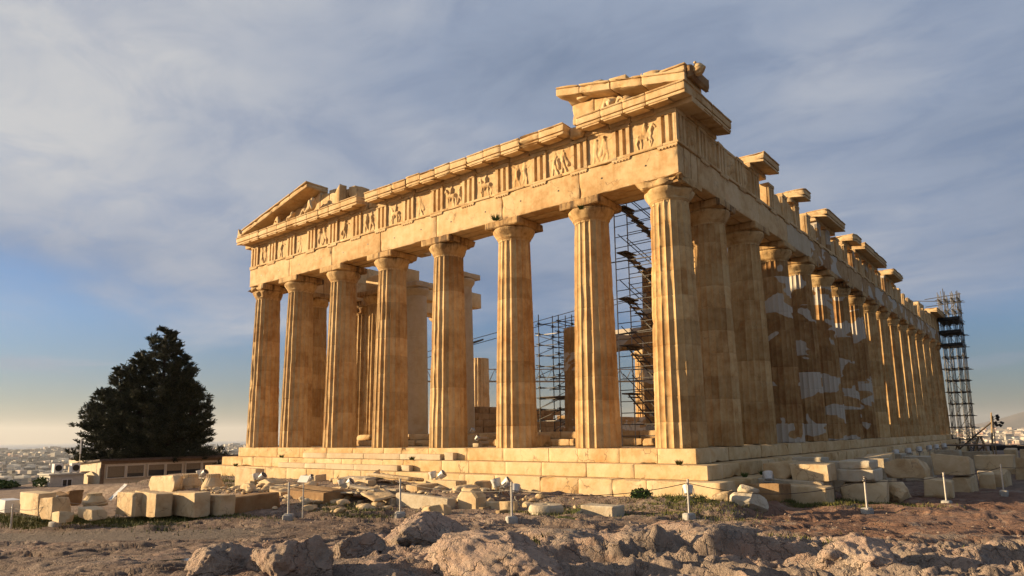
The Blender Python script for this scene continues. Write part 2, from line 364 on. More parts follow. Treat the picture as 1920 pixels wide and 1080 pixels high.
def citym():
    m, nt, b = mat('city_facade'); g = nt.nodes.new('ShaderNodeNewGeometry')
    c = ramp(nt, g.outputs['Random Per Island'], [(0, (.10, .085, .07)), (.35, (.24, .21, .17)), (.6, (.42, .37, .30)), (.85, (.75, .68, .56)), (1, (.38, .2, .13))])
    v = nt.nodes.new('ShaderNodeTexCoord').outputs['Object']
    br = nd(nt, 'ShaderNodeSeparateXYZ'); nt.links.new(v, br.inputs[0])
    fl = math_(nt, 'FRACT', math_(nt, 'DIVIDE', br.outputs[2], 3.2))
    up = nd(nt, 'ShaderNodeSeparateXYZ'); nt.links.new(g.outputs['Normal'], up.inputs[0])
    wall = math_(nt, 'LESS_THAN', math_(nt, 'ABSOLUTE', up.outputs[2]), .5)
    k = math_(nt, 'MULTIPLY', math_(nt, 'LESS_THAN', fl, .42), wall)
    c = mixc(nt, math_(nt, 'MULTIPLY', k, .5), c, (.08, .075, .07))
    nt.links.new(c, b.inputs['Base Color']); return m
M['city'] = citym()
M['cityground'] = simple('city_ground', (.10, .095, .075), .95, 0, .2, .01, 0, c2=(.05, .055, .04))
M['hill'] = simple('distant_hill', (.17, .13, .10), .95, 0, .2, .002, 0, c2=(.08, .075, .05))
m_, nt_, b_ = mat('sea_water'); b_.inputs['Base Color'].default_value = (.05, .08, .11, 1); b_.inputs['Roughness'].default_value = .35; M['sea'] = m_
m_, nt_, b_ = mat('puddle_water'); b_.inputs['Base Color'].default_value = (.05, .045, .04, 1); b_.inputs['Roughness'].default_value = .04; b_.inputs['Specular IOR Level'].default_value = .7; M['puddle'] = m_

# ------------------------------------------------------------------ object helpers
def link(name, me, m, parent=None, smooth=True, ang=38):
    o = bpy.data.objects.new(name, me); col.objects.link(o)
    if m is not None and not me.materials: me.materials.append(m)
    if smooth:
        me.shade_smooth()
        try: me.set_sharp_from_angle(angle=R_(ang))
        except Exception: pass
    if parent is not None: o.parent = parent
    return o
def tag(o, label, cat, group=None, kind=None):
    if kind: o['kind'] = kind
    if label: o['label'] = label
    if cat: o['category'] = cat
    if group: o['group'] = group
    return o
def empty(name, loc, rz=0.):
    o = bpy.data.objects.new(name, None); o.empty_display_size = .3; col.objects.link(o); o.location = loc; o.rotation_euler = (0, 0, rz); return o
def copy_tree(o, parent=None):
    c = o.copy(); col.objects.link(c)
    if parent is not None: c.parent = parent
    for ch in list(o.children): copy_tree(ch, c)
    return c
_cube_cache = {}
def grid_box(nx, ny, nz):
    """unit cube surface as a shared-vertex grid"""
    k = (nx, ny, nz)
    if k in _cube_cache: return _cube_cache[k]
    V = {}; P = []; F = []
    def vi(i, j, l):
        t = (i, j, l)
        if t not in V: V[t] = len(P); P.append((i/nx, j/ny, l/nz))
        return V[t]
    for i in range(nx):
        for j in range(ny):
            F.append((vi(i, j, 0), vi(i, j+1, 0), vi(i+1, j+1, 0), vi(i+1, j, 0)))
            F.append((vi(i, j, nz), vi(i+1, j, nz), vi(i+1, j+1, nz), vi(i, j+1, nz)))
    for i in range(nx):
        for l in range(nz):
            F.append((vi(i, 0, l), vi(i+1, 0, l), vi(i+1, 0, l+1), vi(i, 0, l+1)))
            F.append((vi(i, ny, l), vi(i, ny, l+1), vi(i+1, ny, l+1), vi(i+1, ny, l)))
    for j in range(ny):
        for l in range(nz):
            F.append((vi(0, j, l), vi(0, j, l+1), vi(0, j+1, l+1), vi(0, j+1, l)))
            F.append((vi(nx, j, l), vi(nx, j+1, l), vi(nx, j+1, l+1), vi(nx, j, l+1)))
    _cube_cache[k] = (np.array(P), np.array(F)); return _cube_cache[k]
class MB:
    def __init__(s): s.v = []; s.f = []; s.n = 0
    def add(s, V, F):
        V = np.asarray(V, float); s.v.append(V); s.f += [tuple(int(a)+s.n for a in f) for f in F]; s.n += len(V); return s
    def box(s, x0, x1, y0, y1, z0, z1, Mx=None):
        V = np.array([(x, y, z) for z in (z0, z1) for y in (y0, y1) for x in (x0, x1)], float)
        if Mx is not None: V = V@np.array(Mx.to_3x3()).T+np.array(Mx.translation)
        return s.add(V, [(0, 2, 3, 1), (4, 5, 7, 6), (0, 1, 5, 4), (2, 6, 7, 3), (0, 4, 6, 2), (1, 3, 7, 5)])
    def rough(s, x0, x1, y0, y1, z0, z1, wear=.03, rough=.006, chip=.0, seg=.22, seed=0., Mx=None, top=None, maxn=16, cf=1.7, cuts=0, cutd=.12):
        """a worn stone block: edges rounded unevenly, faces slightly uneven, some corners broken away"""
        L = np.array([x1-x0, y1-y0, z1-z0]); n = [int(max(2, min(maxn, round(q/seg)))) for q in L]
        P, F = grid_box(*n)
        # pull grid lines towards the edges so that the wear shows there
        Q = P.copy()
        for a in range(3):
            e = min(.33, wear*1.6/max(L[a], 1e-3)); t = P[:, a]
            Q[:, a] = np.where(t <= 0, 0, np.where(t >= 1, 1, e+(1-2*e)*(t*n[a]-1)/max(n[a]-2, 1) if n[a] > 2 else t))
        W = Q*L+np.array([x0, y0, z0])
        dist = np.minimum(Q, 1-Q)*L
        nrm = np.where(Q < .5, -1., 1.)
        sd_ = np.sort(dist, axis=1)
        near = np.clip(1-dist/(wear*1.7+1e-6), 0, 1)**1.4
        edge = np.clip(1-sd_[:, 1]/(wear*1.7+1e-6), 0, 1)
        q = W+seed*13.7
        nz_ = fbm(q[:, 0]*2.6, q[:, 1]*2.6, q[:, 2]*2.6, 4)
        amt = wear*edge*(.45+.75*np.clip(nz_+.3, 0, 1.2))
        D = -nrm*near*amt[:, None]
        if chip:
            b = np.clip(fbm(q[:, 0]*cf, q[:, 1]*cf, q[:, 2]*cf+9, 3)-.16, 0, 1)
            e2 = np.clip(1-sd_[:, 1]/(chip*2.2), 0, 1)
            D += -nrm*(np.clip(1-dist/(chip*2.2), 0, 1))*(e2*b*chip*3.2)[:, None]
        if cuts:
            rs = np.random.RandomState(int(abs(seed)*977+cuts*31) % 65521); Wc = W+D; ctr = np.array([(x0+x1)/2, (y0+y1)/2, (z0+z1)/2])
            for _ in range(cuts):
                sg = rs.choice([-1, 1], 3).astype(float); wgt = rs.rand(3)+.15; wgt[rs.randint(3)] *= rs.choice([.1, 1.]); n_ = sg*wgt; n_ /= np.linalg.norm(n_)
                reach = float(np.abs(n_*L).sum()/2); dd = reach-cutd*(.25+rs.rand())
                hh = (Wc-ctr)@n_+.018*fbm(Wc[:, 0]*5, Wc[:, 1]*5, Wc[:, 2]*5, 3)
                Wc = Wc-np.clip(hh-dd, 0, None)[:, None]*n_
            D = Wc-W
        if rough:
            k = np.stack([vnoise(q[:, 0]*3.1+5*a, q[:, 1]*3.1, q[:, 2]*3.1) for a in range(3)], 1)
            D += k*rough
        W = W+D
        if top is not None: W = top(W, Q)
        if Mx is not None: W = W@np.array(Mx.to_3x3()).T+np.array(Mx.translation)
        return s.add(W, F)
    def tube(s, a, b, r, n=6, r2=None):
        a, b = Vector(a), Vector(b); d = (b-a); q = d.to_track_quat('Z', 'Y'); r2 = r if r2 is None else r2
        V = []
        for p, rr in ((a, r), (b, r2)):
            for k in range(n):
                t = 2*math.pi*k/n; V.append(p+q@Vector((rr*math.cos(t), rr*math.sin(t), 0)))
        F = [(k, (k+1) % n, n+(k+1) % n, n+k) for k in range(n)]+[tuple(range(n-1, -1, -1)), tuple(range(n, 2*n))]
        return s.add([tuple(v) for v in V], F)
    def chain(s, pts, r, n=6):
        pts = [Vector(p) for p in pts]; V = []; m = len(pts)
        for i, p in enumerate(pts):
            d = pts[min(i+1, m-1)]-pts[max(i-1, 0)]; q = d.to_track_quat('Z', 'Y'); rr = r[i] if isinstance(r, (list, tuple)) else r
            for k in range(n):
                t = 2*math.pi*k/n; V.append(tuple(p+q@Vector((rr*math.cos(t), rr*math.sin(t), 0))))
        F = [(i*n+k, i*n+(k+1) % n, (i+1)*n+(k+1) % n, (i+1)*n+k) for i in range(m-1) for k in range(n)]
        F += [tuple(range(n-1, -1, -1)), tuple(range((m-1)*n, m*n))]
        return s.add(V, F)
    def lathe(s, prof, n=24, c=(0, 0, 0), Mx=None, wob=0., seed=0):
        V = []
        for r, z in prof:
            for k in range(n):
                t = 2*math.pi*k/n; V.append((c[0]+r*math.cos(t), c[1]+r*math.sin(t), c[2]+z))
        V = np.array(V)
        if wob:
            k = fbm(V[:, 0]*1.7+seed, V[:, 1]*1.7, V[:, 2]*1.7, 3); d = V-np.array(c); d[:, 2] *= .3; V = V+d*(k*wob)[:, None]
        if Mx is not None: V = V@np.array(Mx.to_3x3()).T+np.array(Mx.translation)
        m = len(prof)
        F = [(i*n+k, i*n+(k+1) % n, (i+1)*n+(k+1) % n, (i+1)*n+k) for i in range(m-1) for k in range(n)]
        F += [tuple(range(n-1, -1, -1)), tuple(range((m-1)*n, m*n))]
        return s.add(V, F)
    def mesh(s, name):
        me = bpy.data.meshes.new(name); V = np.concatenate(s.v) if s.v else np.zeros((0, 3))
        me.from_pydata(V.tolist(), [], s.f); me.update(); return me
    def build(s, name, m, parent=None, smooth=True, ang=38): return link(name, s.mesh(name), m, parent, smooth, ang)
_ico = {}
def ico(sub):
    if sub not in _ico:
        bm = bmesh.new(); bmesh.ops.create_icosphere(bm, subdivisions=sub, radius=1)
        _ico[sub] = (np.array([tuple(v.co) for v in bm.verts]), [tuple(v.index for v in f.verts) for f in bm.faces]); bm.free()
    return _ico[sub]
def rockshape(mb, c, size, seed, sub=3, flat=.0, rot=0., amp=.35, ang=.5, Mx=None):
    P, F = ico(sub); V = P.copy()
    rs = np.random.RandomState(int(seed*7+3) & 0xffff)
    for k in range(9):                                     # planes cut facets
        n = rs.normal(size=3); n /= np.linalg.norm(n); d = .62+.3*rs.rand()
        h = V@n; V = V-np.clip(h-d, 0, 1)[:, None]*n*(.55+.45*ang)
    f = fbm(V[:, 0]*1.3+seed*3.3, V[:, 1]*1.3, V[:, 2]*1.3, 5, .55)
    g = fbm(V[:, 0]*3.1+seed*1.3, V[:, 1]*3.1, V[:, 2]*3.1, 3, .55, True)
    V = V*(1+amp*f+amp*.22*g)[:, None]
    if flat: V[:, 2] = np.where(V[:, 2] < -flat, -flat, V[:, 2])
    V = V*np.array(size)
    c_, s_ = math.cos(rot), math.sin(rot)
    V = np.stack([V[:, 0]*c_-V[:, 1]*s_, V[:, 0]*s_+V[:, 1]*c_, V[:, 2]], 1)+np.array(c)
    return mb.add(V, F)
# ------------------------------------------------------------------ the ground
def build_ground():
    # rings round the viewpoint area, finer where the outcrop is
    az0 = math.atan2(.77, -.62)
    fine = np.radians(np.arange(-50, 50, .17)); coarse = np.radians(np.arange(50, 310, 2.5))
    A = np.concatenate([fine, coarse])+az0
    rr = [3.0]
    while rr[-1] < 235: rr.append(rr[-1]*(1.0048 if rr[-1] < 22 else 1.009 if rr[-1] < 30 else (1.012 if rr[-1] < 80 else 1.03)))
    rr = np.array(rr)
    RR, AA = np.meshgrid(rr, A, indexing='ij')
    Xg = 10.5+RR*np.cos(AA); Yg = -23.4+RR*np.sin(AA)
    # limit the extent: the mesh reaches beyond the temple
    Zg = height(Xg, Yg)
    nr, na = Xg.shape
    V = np.stack([Xg.ravel(), Yg.ravel(), Zg.ravel()], 1)
    i, j = np.meshgrid(np.arange(nr-1), np.arange(na), indexing='ij'); i = i.ravel(); j = j.ravel(); j2 = (j+1) % na
    F = np.stack([i*na+j, (i+1)*na+j, (i+1)*na+j2, i*na+j2], 1)
    V = np.concatenate([V, [[10.5, -23.4, float(height(10.5, -23.4))]]]); c = len(V)-1
    T = [(c, int(a), int((a+1) % na)) for a in range(na)]
    me = bpy.data.meshes.new('ground'); me.from_pydata(V.tolist(), [], F.tolist()+T); me.update()
    x, y = V[:, 0], V[:, 1]; s, t = st(x, y); r = np.hypot(s, t)
    out = sstep(18.5, 14.5, r)*sstep(-5.5, -1.0, t+.35*(s-12))
    zz = V[:, 2]-ground(x, y)
    soil = .62-.62*out-1.4*np.clip(zz, -.3, .3)*(.4+out)+.30*fbm(x*.25, y*.25, 3, 3)
    soil = soil+.25*sstep(24, 30, r)
    soil = soil+.3*sstep(.05, -.12, zz)*out
    # green turf: strip before the left wall, patches before the steps and by the right-hand blocks
    def blob(cx, cy, rx, ry, k=1.): return k*np.exp(-(((x-cx)/rx)**2+((y-cy)/ry)**2)*1.2)
    green = blob(-17, -13.2, 3.6, 1.2)+blob(-20.5, -14.6, 3, .8)+blob(-13.5, -11.6, 1.8, .7, .8)+blob(-9, -8.2, 2, .8, .55)+blob(-1.5, -4.6, 3.2, 1.2, .7)+blob(1.2, -2.6, 1.7, .9, .85)+blob(3.4, .6, 1.5, .8, .9)+blob(5.6, 3.6, 1.5, .9, .8)+blob(-1, -6.5, 1.1, .4, .7)
    green = green+.5*sstep(.0, -.16, zz)*out*np.clip(fbm(x*.4, y*.4, 8, 2)+.25, 0, 1)
    path = sstep(1.15, .9, np.abs(s-20.5+.27*(t+12)))*sstep(-5.5, -8., t)
    painted_shade = sstep(1.0, -4.0, t)*sstep(25, 21, s)*sstep(2, 5, s)  # lower-left area whose shade is painted into the rock colour
    reds = sstep(3.5, 8, t)*sstep(13, 18, s)*sstep(34, 26, s)*.8
    for nme, a in (('painted_shade', painted_shade), ('redsoil', reds), ('soil', soil), ('green', green), ('path', path)):
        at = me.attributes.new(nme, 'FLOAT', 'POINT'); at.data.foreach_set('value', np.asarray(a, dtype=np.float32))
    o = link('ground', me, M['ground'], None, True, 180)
    tag(o, None, None, kind='structure')
build_ground()

# ------------------------------------------------------------------ the temple
temple = empty('greek_temple', (0, 0, 0))
tag(temple, 'ruined golden marble temple with fluted columns, carved frieze and broken gable standing on stone steps', 'temple')
W, L = 30.88, 69.50
FX = [-1.02, -4.70]+[-4.70-4.296*i for i in range(1, 6)]+[-29.86]
FY = [1.02, 4.71]+[4.71+4.292*i for i in range(1, 15)]+[68.48]
rnd = random.Random(5)
def blocks_along(a, b, lo, hi, r):
    xs = [a]
    while b-xs[-1] > hi*1.15: xs.append(xs[-1]+r.uniform(lo, hi))
    xs.append(b); return xs
# steps
SZ = [(0, -.552), (-.555, -1.07), (-1.073, -2.05)]
for k, (zt, zb) in enumerate(SZ):
    e = .70*k; mb = MB()
    xs = blocks_along(-W-e, e, 1.3, 2.6, rnd)
    for a, b in zip(xs[:-1], xs[1:]):                         # east front
        mb.rough(a+.003, b-.003, -e+rnd.uniform(0, .012), 1.35-e, zb, zt-rnd.uniform(0, .008), wear=.010, rough=.003, chip=.07 if rnd.random() < .3 else .01, seg=.12, seed=rnd.random()*50)
    ys = blocks_along(1.35-e, L+e, 1.4, 2.4, rnd)
    for a, b in zip(ys[:-1], ys[1:]):                         # north flank
        sink = rnd.uniform(0, .02)
        mb.rough(.3-.9-e*0, e-sink, a+.006, b-.006, zb, zt-rnd.uniform(0, .02), wear=.03, rough=.006, chip=.07 if rnd.random() < .5 else .02, seg=.25, seed=rnd.random()*50)
    ys = blocks_along(1.35-e, L+e, 3, 5, rnd)
    for a, b in zip(ys[:-1], ys[1:]): mb.rough(-W-e, -W+.9, a+.006, b-.006, zb, zt, wear=.03, seg=.6, seed=a)
    xs = blocks_along(-W+.9, -.6, 3, 5, rnd)
    for a, b in zip(xs[:-1], xs[1:]): mb.rough(a+.006, b-.006, L-.9, L+e, zb, zt, wear=.03, seg=.6, seed=a)
    mb.build('step', M['step'], temple)
# thin courses laid on the front steps as a stair, left of the middle
mb = MB()
for (a, b, z0, z1, y0, y1) in ((-23.3, -12.42, -.552, -.275, -.42, -.012), (-24.6, -14.6, -1.07, -.80, -1.12, -.712), (-1.2, -.9, 0, 0, 0, 0)):
    if z1 == z0: continue
    xs = blocks_along(a, b, 1.8, 3.2, rnd)
    for p_, q_ in zip(xs[:-1], xs[1:]): mb.rough(p_+.004, q_-.004, y0, y1, z0+.002, z1, wear=.012, rough=.002, seg=.3, seed=p_)
mb.rough(-12.3, -11.72, -.30, -.012, -.55, -.20, wear=.02, seed=3.)
mb.rough(-14.5, -13.9, -1.0, -.72, -1.066, -.78, wear=.02, seed=4.)
mb.build('added_step', M['new'], temple)
# pavement of the surrounding walk and the raised inner floor
mb = MB()
for i in range(15):
    for j in range(34):
        a = -W+.95+i*1.94; b = 1.4+j*1.98
        if j < 3 or i > 12 or i < 2 or j > 31: mb.rough(a, min(a+1.93, -.62), b, b+1.97, -.5, -.002-rnd.uniform(0, .015), wear=.015, rough=0, seg=.7, seed=i+j*.7)
mb.box(-28, -3, 6, 64, -.5, -.03)
mb.build('pavement', M['step'], temple)
mb = MB()
for k, (e, z0, z1) in enumerate(((0, 0, .34), (.38, .345, .70))):
    xs = blocks_along(-26.3+e, -3.85-e, 1.4, 2.4, rnd)
    for a, b in zip(xs[:-1], xs[1:]): mb.rough(a+.005, b-.005, 5.0+e, 6.4+e, z0, z1, wear=.03, rough=.005, chip=.08, seg=.25, seed=a+k)
    ys = blocks_along(6.4+e, 64.6-e, 2.2, 3.6, rnd)
    for a, b in zip(ys[:-1], ys[1:]):
        mb.rough(-5.9-e, -3.85-e, a+.005, b-.005, z0, z1, wear=.04, seg=.5, seed=a+k)
        mb.rough(-26.3+e, -25+e, a+.005, b-.005, z0, z1, wear=.04, seg=.5, seed=a+k+9)
mb.box(-25.2, -5.6, 6.9, 64, .2, .66)
mb.build('inner_platform', M['wall'], temple)

# columns -------------------------------------------------------------------
def shaft_mesh(h, r0, r1, seed, fd=.076, nz=64, wear=.012, chips=.03, drum=.96, z0=0., breaktop=0.):
    fl = 20; per = 7; n = fl*per
    k = np.arange(n); th = 2*np.pi*k/n; ph = (k % per)/per
    flute = 1-fd*np.sin(np.pi*ph)**.62                        # sharp arris at ph=0
    zs = []
    nd_ = int(math.ceil(h/drum))
    for i in range(nd_):
        a, b = i*drum, min((i+1)*drum, h)
        if b-a < .05: continue
        zs += [a+.002, a+.022]+list(np.linspace(a+.1, b-.1, 5))+[b-.022, b-.002]
    zs = np.array(zs); V = []
    for i, z in enumerate(zs):
        t = z/max(h, 9.57); R = r0+(r1-r0)*t+.017*math.sin(math.pi*t)
        g = (z % drum); gap = min(g, drum-g); R2 = R-(.010 if gap < .01 else 0)
        x, y = np.cos(th), np.sin(th)
        nz_ = fbm(x*2.3+seed*5, y*2.3+int(z/drum)*3.1, z*1.3, 4)
        e = (np.abs(np.sin(np.pi*ph)) < .3)
        off = wear*.6*nz_-np.where(e, chips*np.clip(fbm(x*3.1+seed*9, y*3.1, z*2.3, 3)-.12, 0, .6), 0)
        big = -.10*np.clip(fbm(x*1.1+seed*3, y*1.1, z*.45+7, 3)-.33, 0, 1)
        rr = R2*flute+off+big
        zz = np.full(n, z)
        if breaktop: zz = np.where(z > h-.5, z+breaktop*(fbm(x*1.5+seed, y*1.5, 3)), zz)
        V.append(np.stack([rr*x, rr*y, zz+z0], 1))
    m = len(zs); V = np.concatenate(V)
    i, j = np.meshgrid(np.arange(m-1), np.arange(n), indexing='ij'); i = i.ravel(); j = j.ravel(); j2 = (j+1) % n
    F = np.stack([i*n+j, i*n+j2, (i+1)*n+j2, (i+1)*n+j], 1)
    mb = MB(); mb.add(V, F.tolist()+[tuple(range((m-1)*n, m*n))]); return mb.mesh('shaft')
def capital_mesh(seed, r1=.745, ab=1.0, broken=0, h0=9.56):
    mb = MB()
    prof = [(r1-.02, h0-.1), (r1-.01, h0-.02), (r1+.015, h0), (r1+.015, h0+.02), (r1+.03, h0+.03), (r1+.03, h0+.05), (r1+.05, h0+.06), (r1+.10, h0+.16), (r1+.19, h0+.28), (r1+.24, h0+.37), (r1+.25, h0+.44), (r1+.22, h0+.51), (r1+.1, h0+.52)]
    n = 48; V = []
    for r, z in prof:
        for k in range(n):
            t = 2*math.pi*k/n; V.append((r*math.cos(t), r*math.sin(t), z))
    V = np.array(V); f = fbm(V[:, 0]*2+seed, V[:, 1]*2, V[:, 2]*2, 4)
    ch = np.clip(fbm(V[:, 0]*1.2+seed*3, V[:, 1]*1.2, V[:, 2]*1.2, 3)-.12, 0, 1)*(V[:, 2] > h0+.1)
    sc = 1-.012*f-(.30+.5*broken)*ch
    V[:, :2] *= sc[:, None]
    F = [(i*n+k, i*n+(k+1) % n, (i+1)*n+(k+1) % n, (i+1)*n+k) for i in range(len(prof)-1) for k in range(n)]
    mb.add(V, F+[tuple(range((len(prof)-1)*n, len(prof)*n))])
    mb.rough(-ab, ab, -ab, ab, h0+.522, 10.428, wear=.03, rough=.008, chip=.045+.30*broken, seg=.12, seed=seed, cf=1.2)
    return mb.mesh('capital')
shafts = [shaft_mesh(9.57, .95, .745, s) for s in (1., 2., 3., 4.)]
shaftc = [shaft_mesh(9.57, .974, .765, s, chips=.07) for s in (5., 6.)]
shaftp = [shaft_mesh(9.57, .95, .745, s, chips=.02) for s in (11., 12., 13.)]
caps = [capital_mesh(s, broken=b) for s, b in ((1., 0), (2., .2), (3., .5), (4., 0), (5., .3))]
for me in shafts+shaftc: me.materials.append(M['shaft'])
for me in shaftp: me.materials.append(M['patched'])
for me in caps: me.materials.append(M['capital'])
for me in shafts+shaftc+shaftp+caps:
    me.shade_smooth(); me.set_sharp_from_angle(angle=R_(30))
def column(x, y, sm, cm_, rz=0., parent=temple, label=None, scale=1.):
    s = bpy.data.objects.new('column', sm); col.objects.link(s); s.parent = parent; s.location = (x, y, 0); s.rotation_euler = (0, 0, rz)
    if label: s['label'] = label
    if cm_ is not None:
        c = bpy.data.objects.new('capital', cm_); col.objects.link(c); c.parent = s; c.rotation_euler = (0, 0, -rz)
    if scale != 1: s.scale = (scale, scale, 1)
    return s
q4 = math.pi/2
for i, x in enumerate(FX):
    sm = shaftc[i % 2] if i in (0, 7) else shafts[i % 4]
    column(x, FY[0], sm, caps[[4, 0, 3, 1, 1, 0, 3, 2][i]], q4*rnd.randint(0, 3)+(math.pi/20))
capx = [1, 3, 0, 3, 0, 4, 0, 3, 0, 3, 4, 0, 3, 0, 1, 3]
for i in range(1, 17):
    pt_ = i in (3, 4, 5, 6, 7)
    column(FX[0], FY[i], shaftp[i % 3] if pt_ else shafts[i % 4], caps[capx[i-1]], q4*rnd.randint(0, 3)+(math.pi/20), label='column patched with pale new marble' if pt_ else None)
for i in (1, 2, 3, 4, 12, 13, 14, 15, 16): column(FX[7], FY[i], shafts[i % 4], caps[i % 5], q4*rnd.randint(0, 3))
for i in range(1, 7): column(FX[i], FY[16], shafts[i % 4], caps[i % 5], q4*i)
# broken stump on the far flank and the porch columns
st_ = bpy.data.objects.new('column', shaft_mesh(5.2, .95, .80, 21., chips=.12, drum=1.75, z0=0, breaktop=.0)); st_.data.materials.append(M['wall']); st_.data.shade_smooth(); st_.data.set_sharp_from_angle(angle=R_(30))
col.objects.link(st_); st_.parent = temple; st_.location = (-29.86, FY[5], 2.1); st_['label'] = 'broken stump of a fluted column'
mb = MB(); mb.rough(-31, -28.6, FY[5]-1.2, FY[5]+1.2, 0, 2.08, wear=.15, chip=.4, seg=.3, seed=8.); mb.build('fallen_block_heap', M['shade'], temple)
porch_new = [shaft_mesh(9.2, .825, .64, 31., fd=.006, chips=.0, wear=.004, drum=3.1, z0=.7)]
for me in porch_new: me.materials.append(M['new']); me.shade_smooth(); me.set_sharp_from_angle(angle=R_(30))
capn = capital_mesh(9., r1=.64, ab=.86, h0=9.56); capn.materials.append(M['new']); capn.shade_smooth(); capn.set_sharp_from_angle(angle=R_(30))
porch_old = shaft_mesh(8.9, .825, .66, 33., drum=1.0, z0=.7); porch_old.materials.append(M['shaft']); porch_old.shade_smooth(); porch_old.set_sharp_from_angle(angle=R_(30))
for x, k in ((-17.53, 1), (-21.7, 1), (-25.87, 0)):
    column(x-(.42 if x > -20 else .25)*k, 6.9, porch_new[0] if k else porch_old, capn if k else caps[0], .1, label='smooth column of new pale marble' if k else None)

# architrave ------------------------------------------------------------------
ZA, ZT, ZF, ZC = 10.43, 11.78, 13.13, 13.76
def guttae(mb, axis, c, face, sgn, w=.845):
    """small band with six drops under a triglyph"""
    a, b = c-w/2, c+w/2
    def bx(u0, u1, d0, d1, z0, z1):
        lo, hi = sorted((face+sgn*d0, face+sgn*d1))
        if axis == 'x': mb.box(u0, u1, lo, hi, z0, z1)
        else: mb.box(lo, hi, u0, u1, z0, z1)
    bx(a, b, .0, .052, ZT-.19, ZT-.112)
    for i in range(6):
        u = a+w*(i+.5)/6; bx(u-.038, u+.038, .0, .046, ZT-.235, ZT-.191)
TX = [-.565, -2.63]+[-4.70-2.148*i for i in range(0, 11)]+[-28.25, -30.315]
TY = [.565, 2.63]+[4.71+2.146*i for i in range(0, 29)]+[66.87, 68.935]
def arch_run(axis, joints_, face, sgn, trig, extent, mats=None):
    """three parallel beams between column axes plus the band above"""
    for (a, b) in zip(joints_[:-1], joints_[1:]):
        mb = MB(); sd_ = rnd.random()*40
        for (d0, d1) in ((0, .56), (.60, 1.16), (1.20, 1.76)):
            lo, hi = sorted((face-sgn*d0, face-sgn*d1))
            args = dict(wear=.016, rough=.004, chip=.055 if d0 == 0 else .03, seg=.14 if d0 == 0 else .5, seed=sd_+d0, cf=1.6, maxn=30)
            if axis == 'x': mb.rough(a+.008, b-.008, lo, hi, ZA, ZT-.115, **args)
            else: mb.rough(lo, hi, a+.008, b-.008, ZA, ZT-.115, **args)
        key = mats(a, b) if mats else 'wall'
        mb.build('architrave_beam', M[key], temple)
    mb = MB(); xs = blocks_along(extent[0], extent[1], 1.0, 2.2, rnd)
    for a, b in zip(xs[:-1], xs[1:]):
        lo, hi = sorted((face+sgn*.06, face-sgn*1.7)); k = dict(wear=.012, rough=.003, chip=.03, seg=.3, seed=a)
        if axis == 'x': mb.rough(a, b, lo, hi, ZT-.112, ZT, **k)
        else: mb.rough(lo, hi, a, b, ZT-.112, ZT, **k)
    for c in trig:
        if extent[0]-.2 <= c <= extent[1]+.2: guttae(mb, axis, c, face, sgn)
    mb.build('moulded_band', M['wall'], temple)
arch_run('x', [-30.74]+FX[::-1][1:-1]+[-.14], .14, -1, TX, (-30.74, -.08))
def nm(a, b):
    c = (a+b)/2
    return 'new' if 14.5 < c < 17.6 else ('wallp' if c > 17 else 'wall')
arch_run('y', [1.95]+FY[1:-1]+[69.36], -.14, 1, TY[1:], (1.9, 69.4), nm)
arch_run('y', [1.95]+FY[1:4]+[FY[4]+.6], -30.74, -1, TY[1:11], (1.9, FY[4]+.6))
arch_run('y', FY[12:16]+[69.36], -30.74, -1, [t for t in TY if t > 53], (FY[12], 69.4))
arch_run('x', [-30.74]+FX[::-1][1:-1]+[-.14], 69.36, 1, TX, (-28.9, -2.0))
# beam across the inner porch and a return to the front colonnade
mb = MB()
for a, b in ((-26.5, -22.3),): mb.rough(a, b, 6.3, 7.5, 10.43, 11.5, wear=.04, chip=.1, seg=.35, seed=a)
mb.rough(-26.4, -25.4, 7.6, 12.2, 10.43, 11.5, wear=.05, chip=.15, seg=.4, seed=2.)
mb.build('porch_beam', M['wall'], temple)
# new marble soffit beam under the front porch ceiling
mb = MB(); mb.rough(-24.9, -23.9, 2.0, 6.25, 11.85, 12.6, wear=.03, chip=.05, seg=.4, seed=3.); mb.rough(-20.8, -19.9, 2.0, 6.25, 11.85, 12.6, wear=.03, chip=.05, seg=.4, seed=5.); mb.rough(-28.9, -28.0, 2.0, 6.25, 11.85, 12.6, wear=.03, chip=.05, seg=.4, seed=6.)
mb.build('ceiling_beam', M['wall'], temple)

# black boxes on the front beam: shade inside peg holes, put in as colour
for i in range(14):
    x = (TX[i]+TX[i+1])/2+rnd.uniform(-.1, .1); z = ZA+.62+rnd.uniform(-.05, .05)
    mb = MB(); mb.box(x-.035, x+.035, .128, .16, z-.03, z+.03); mb.build('peg_hole_shade', M['black'], temple, smooth=False)
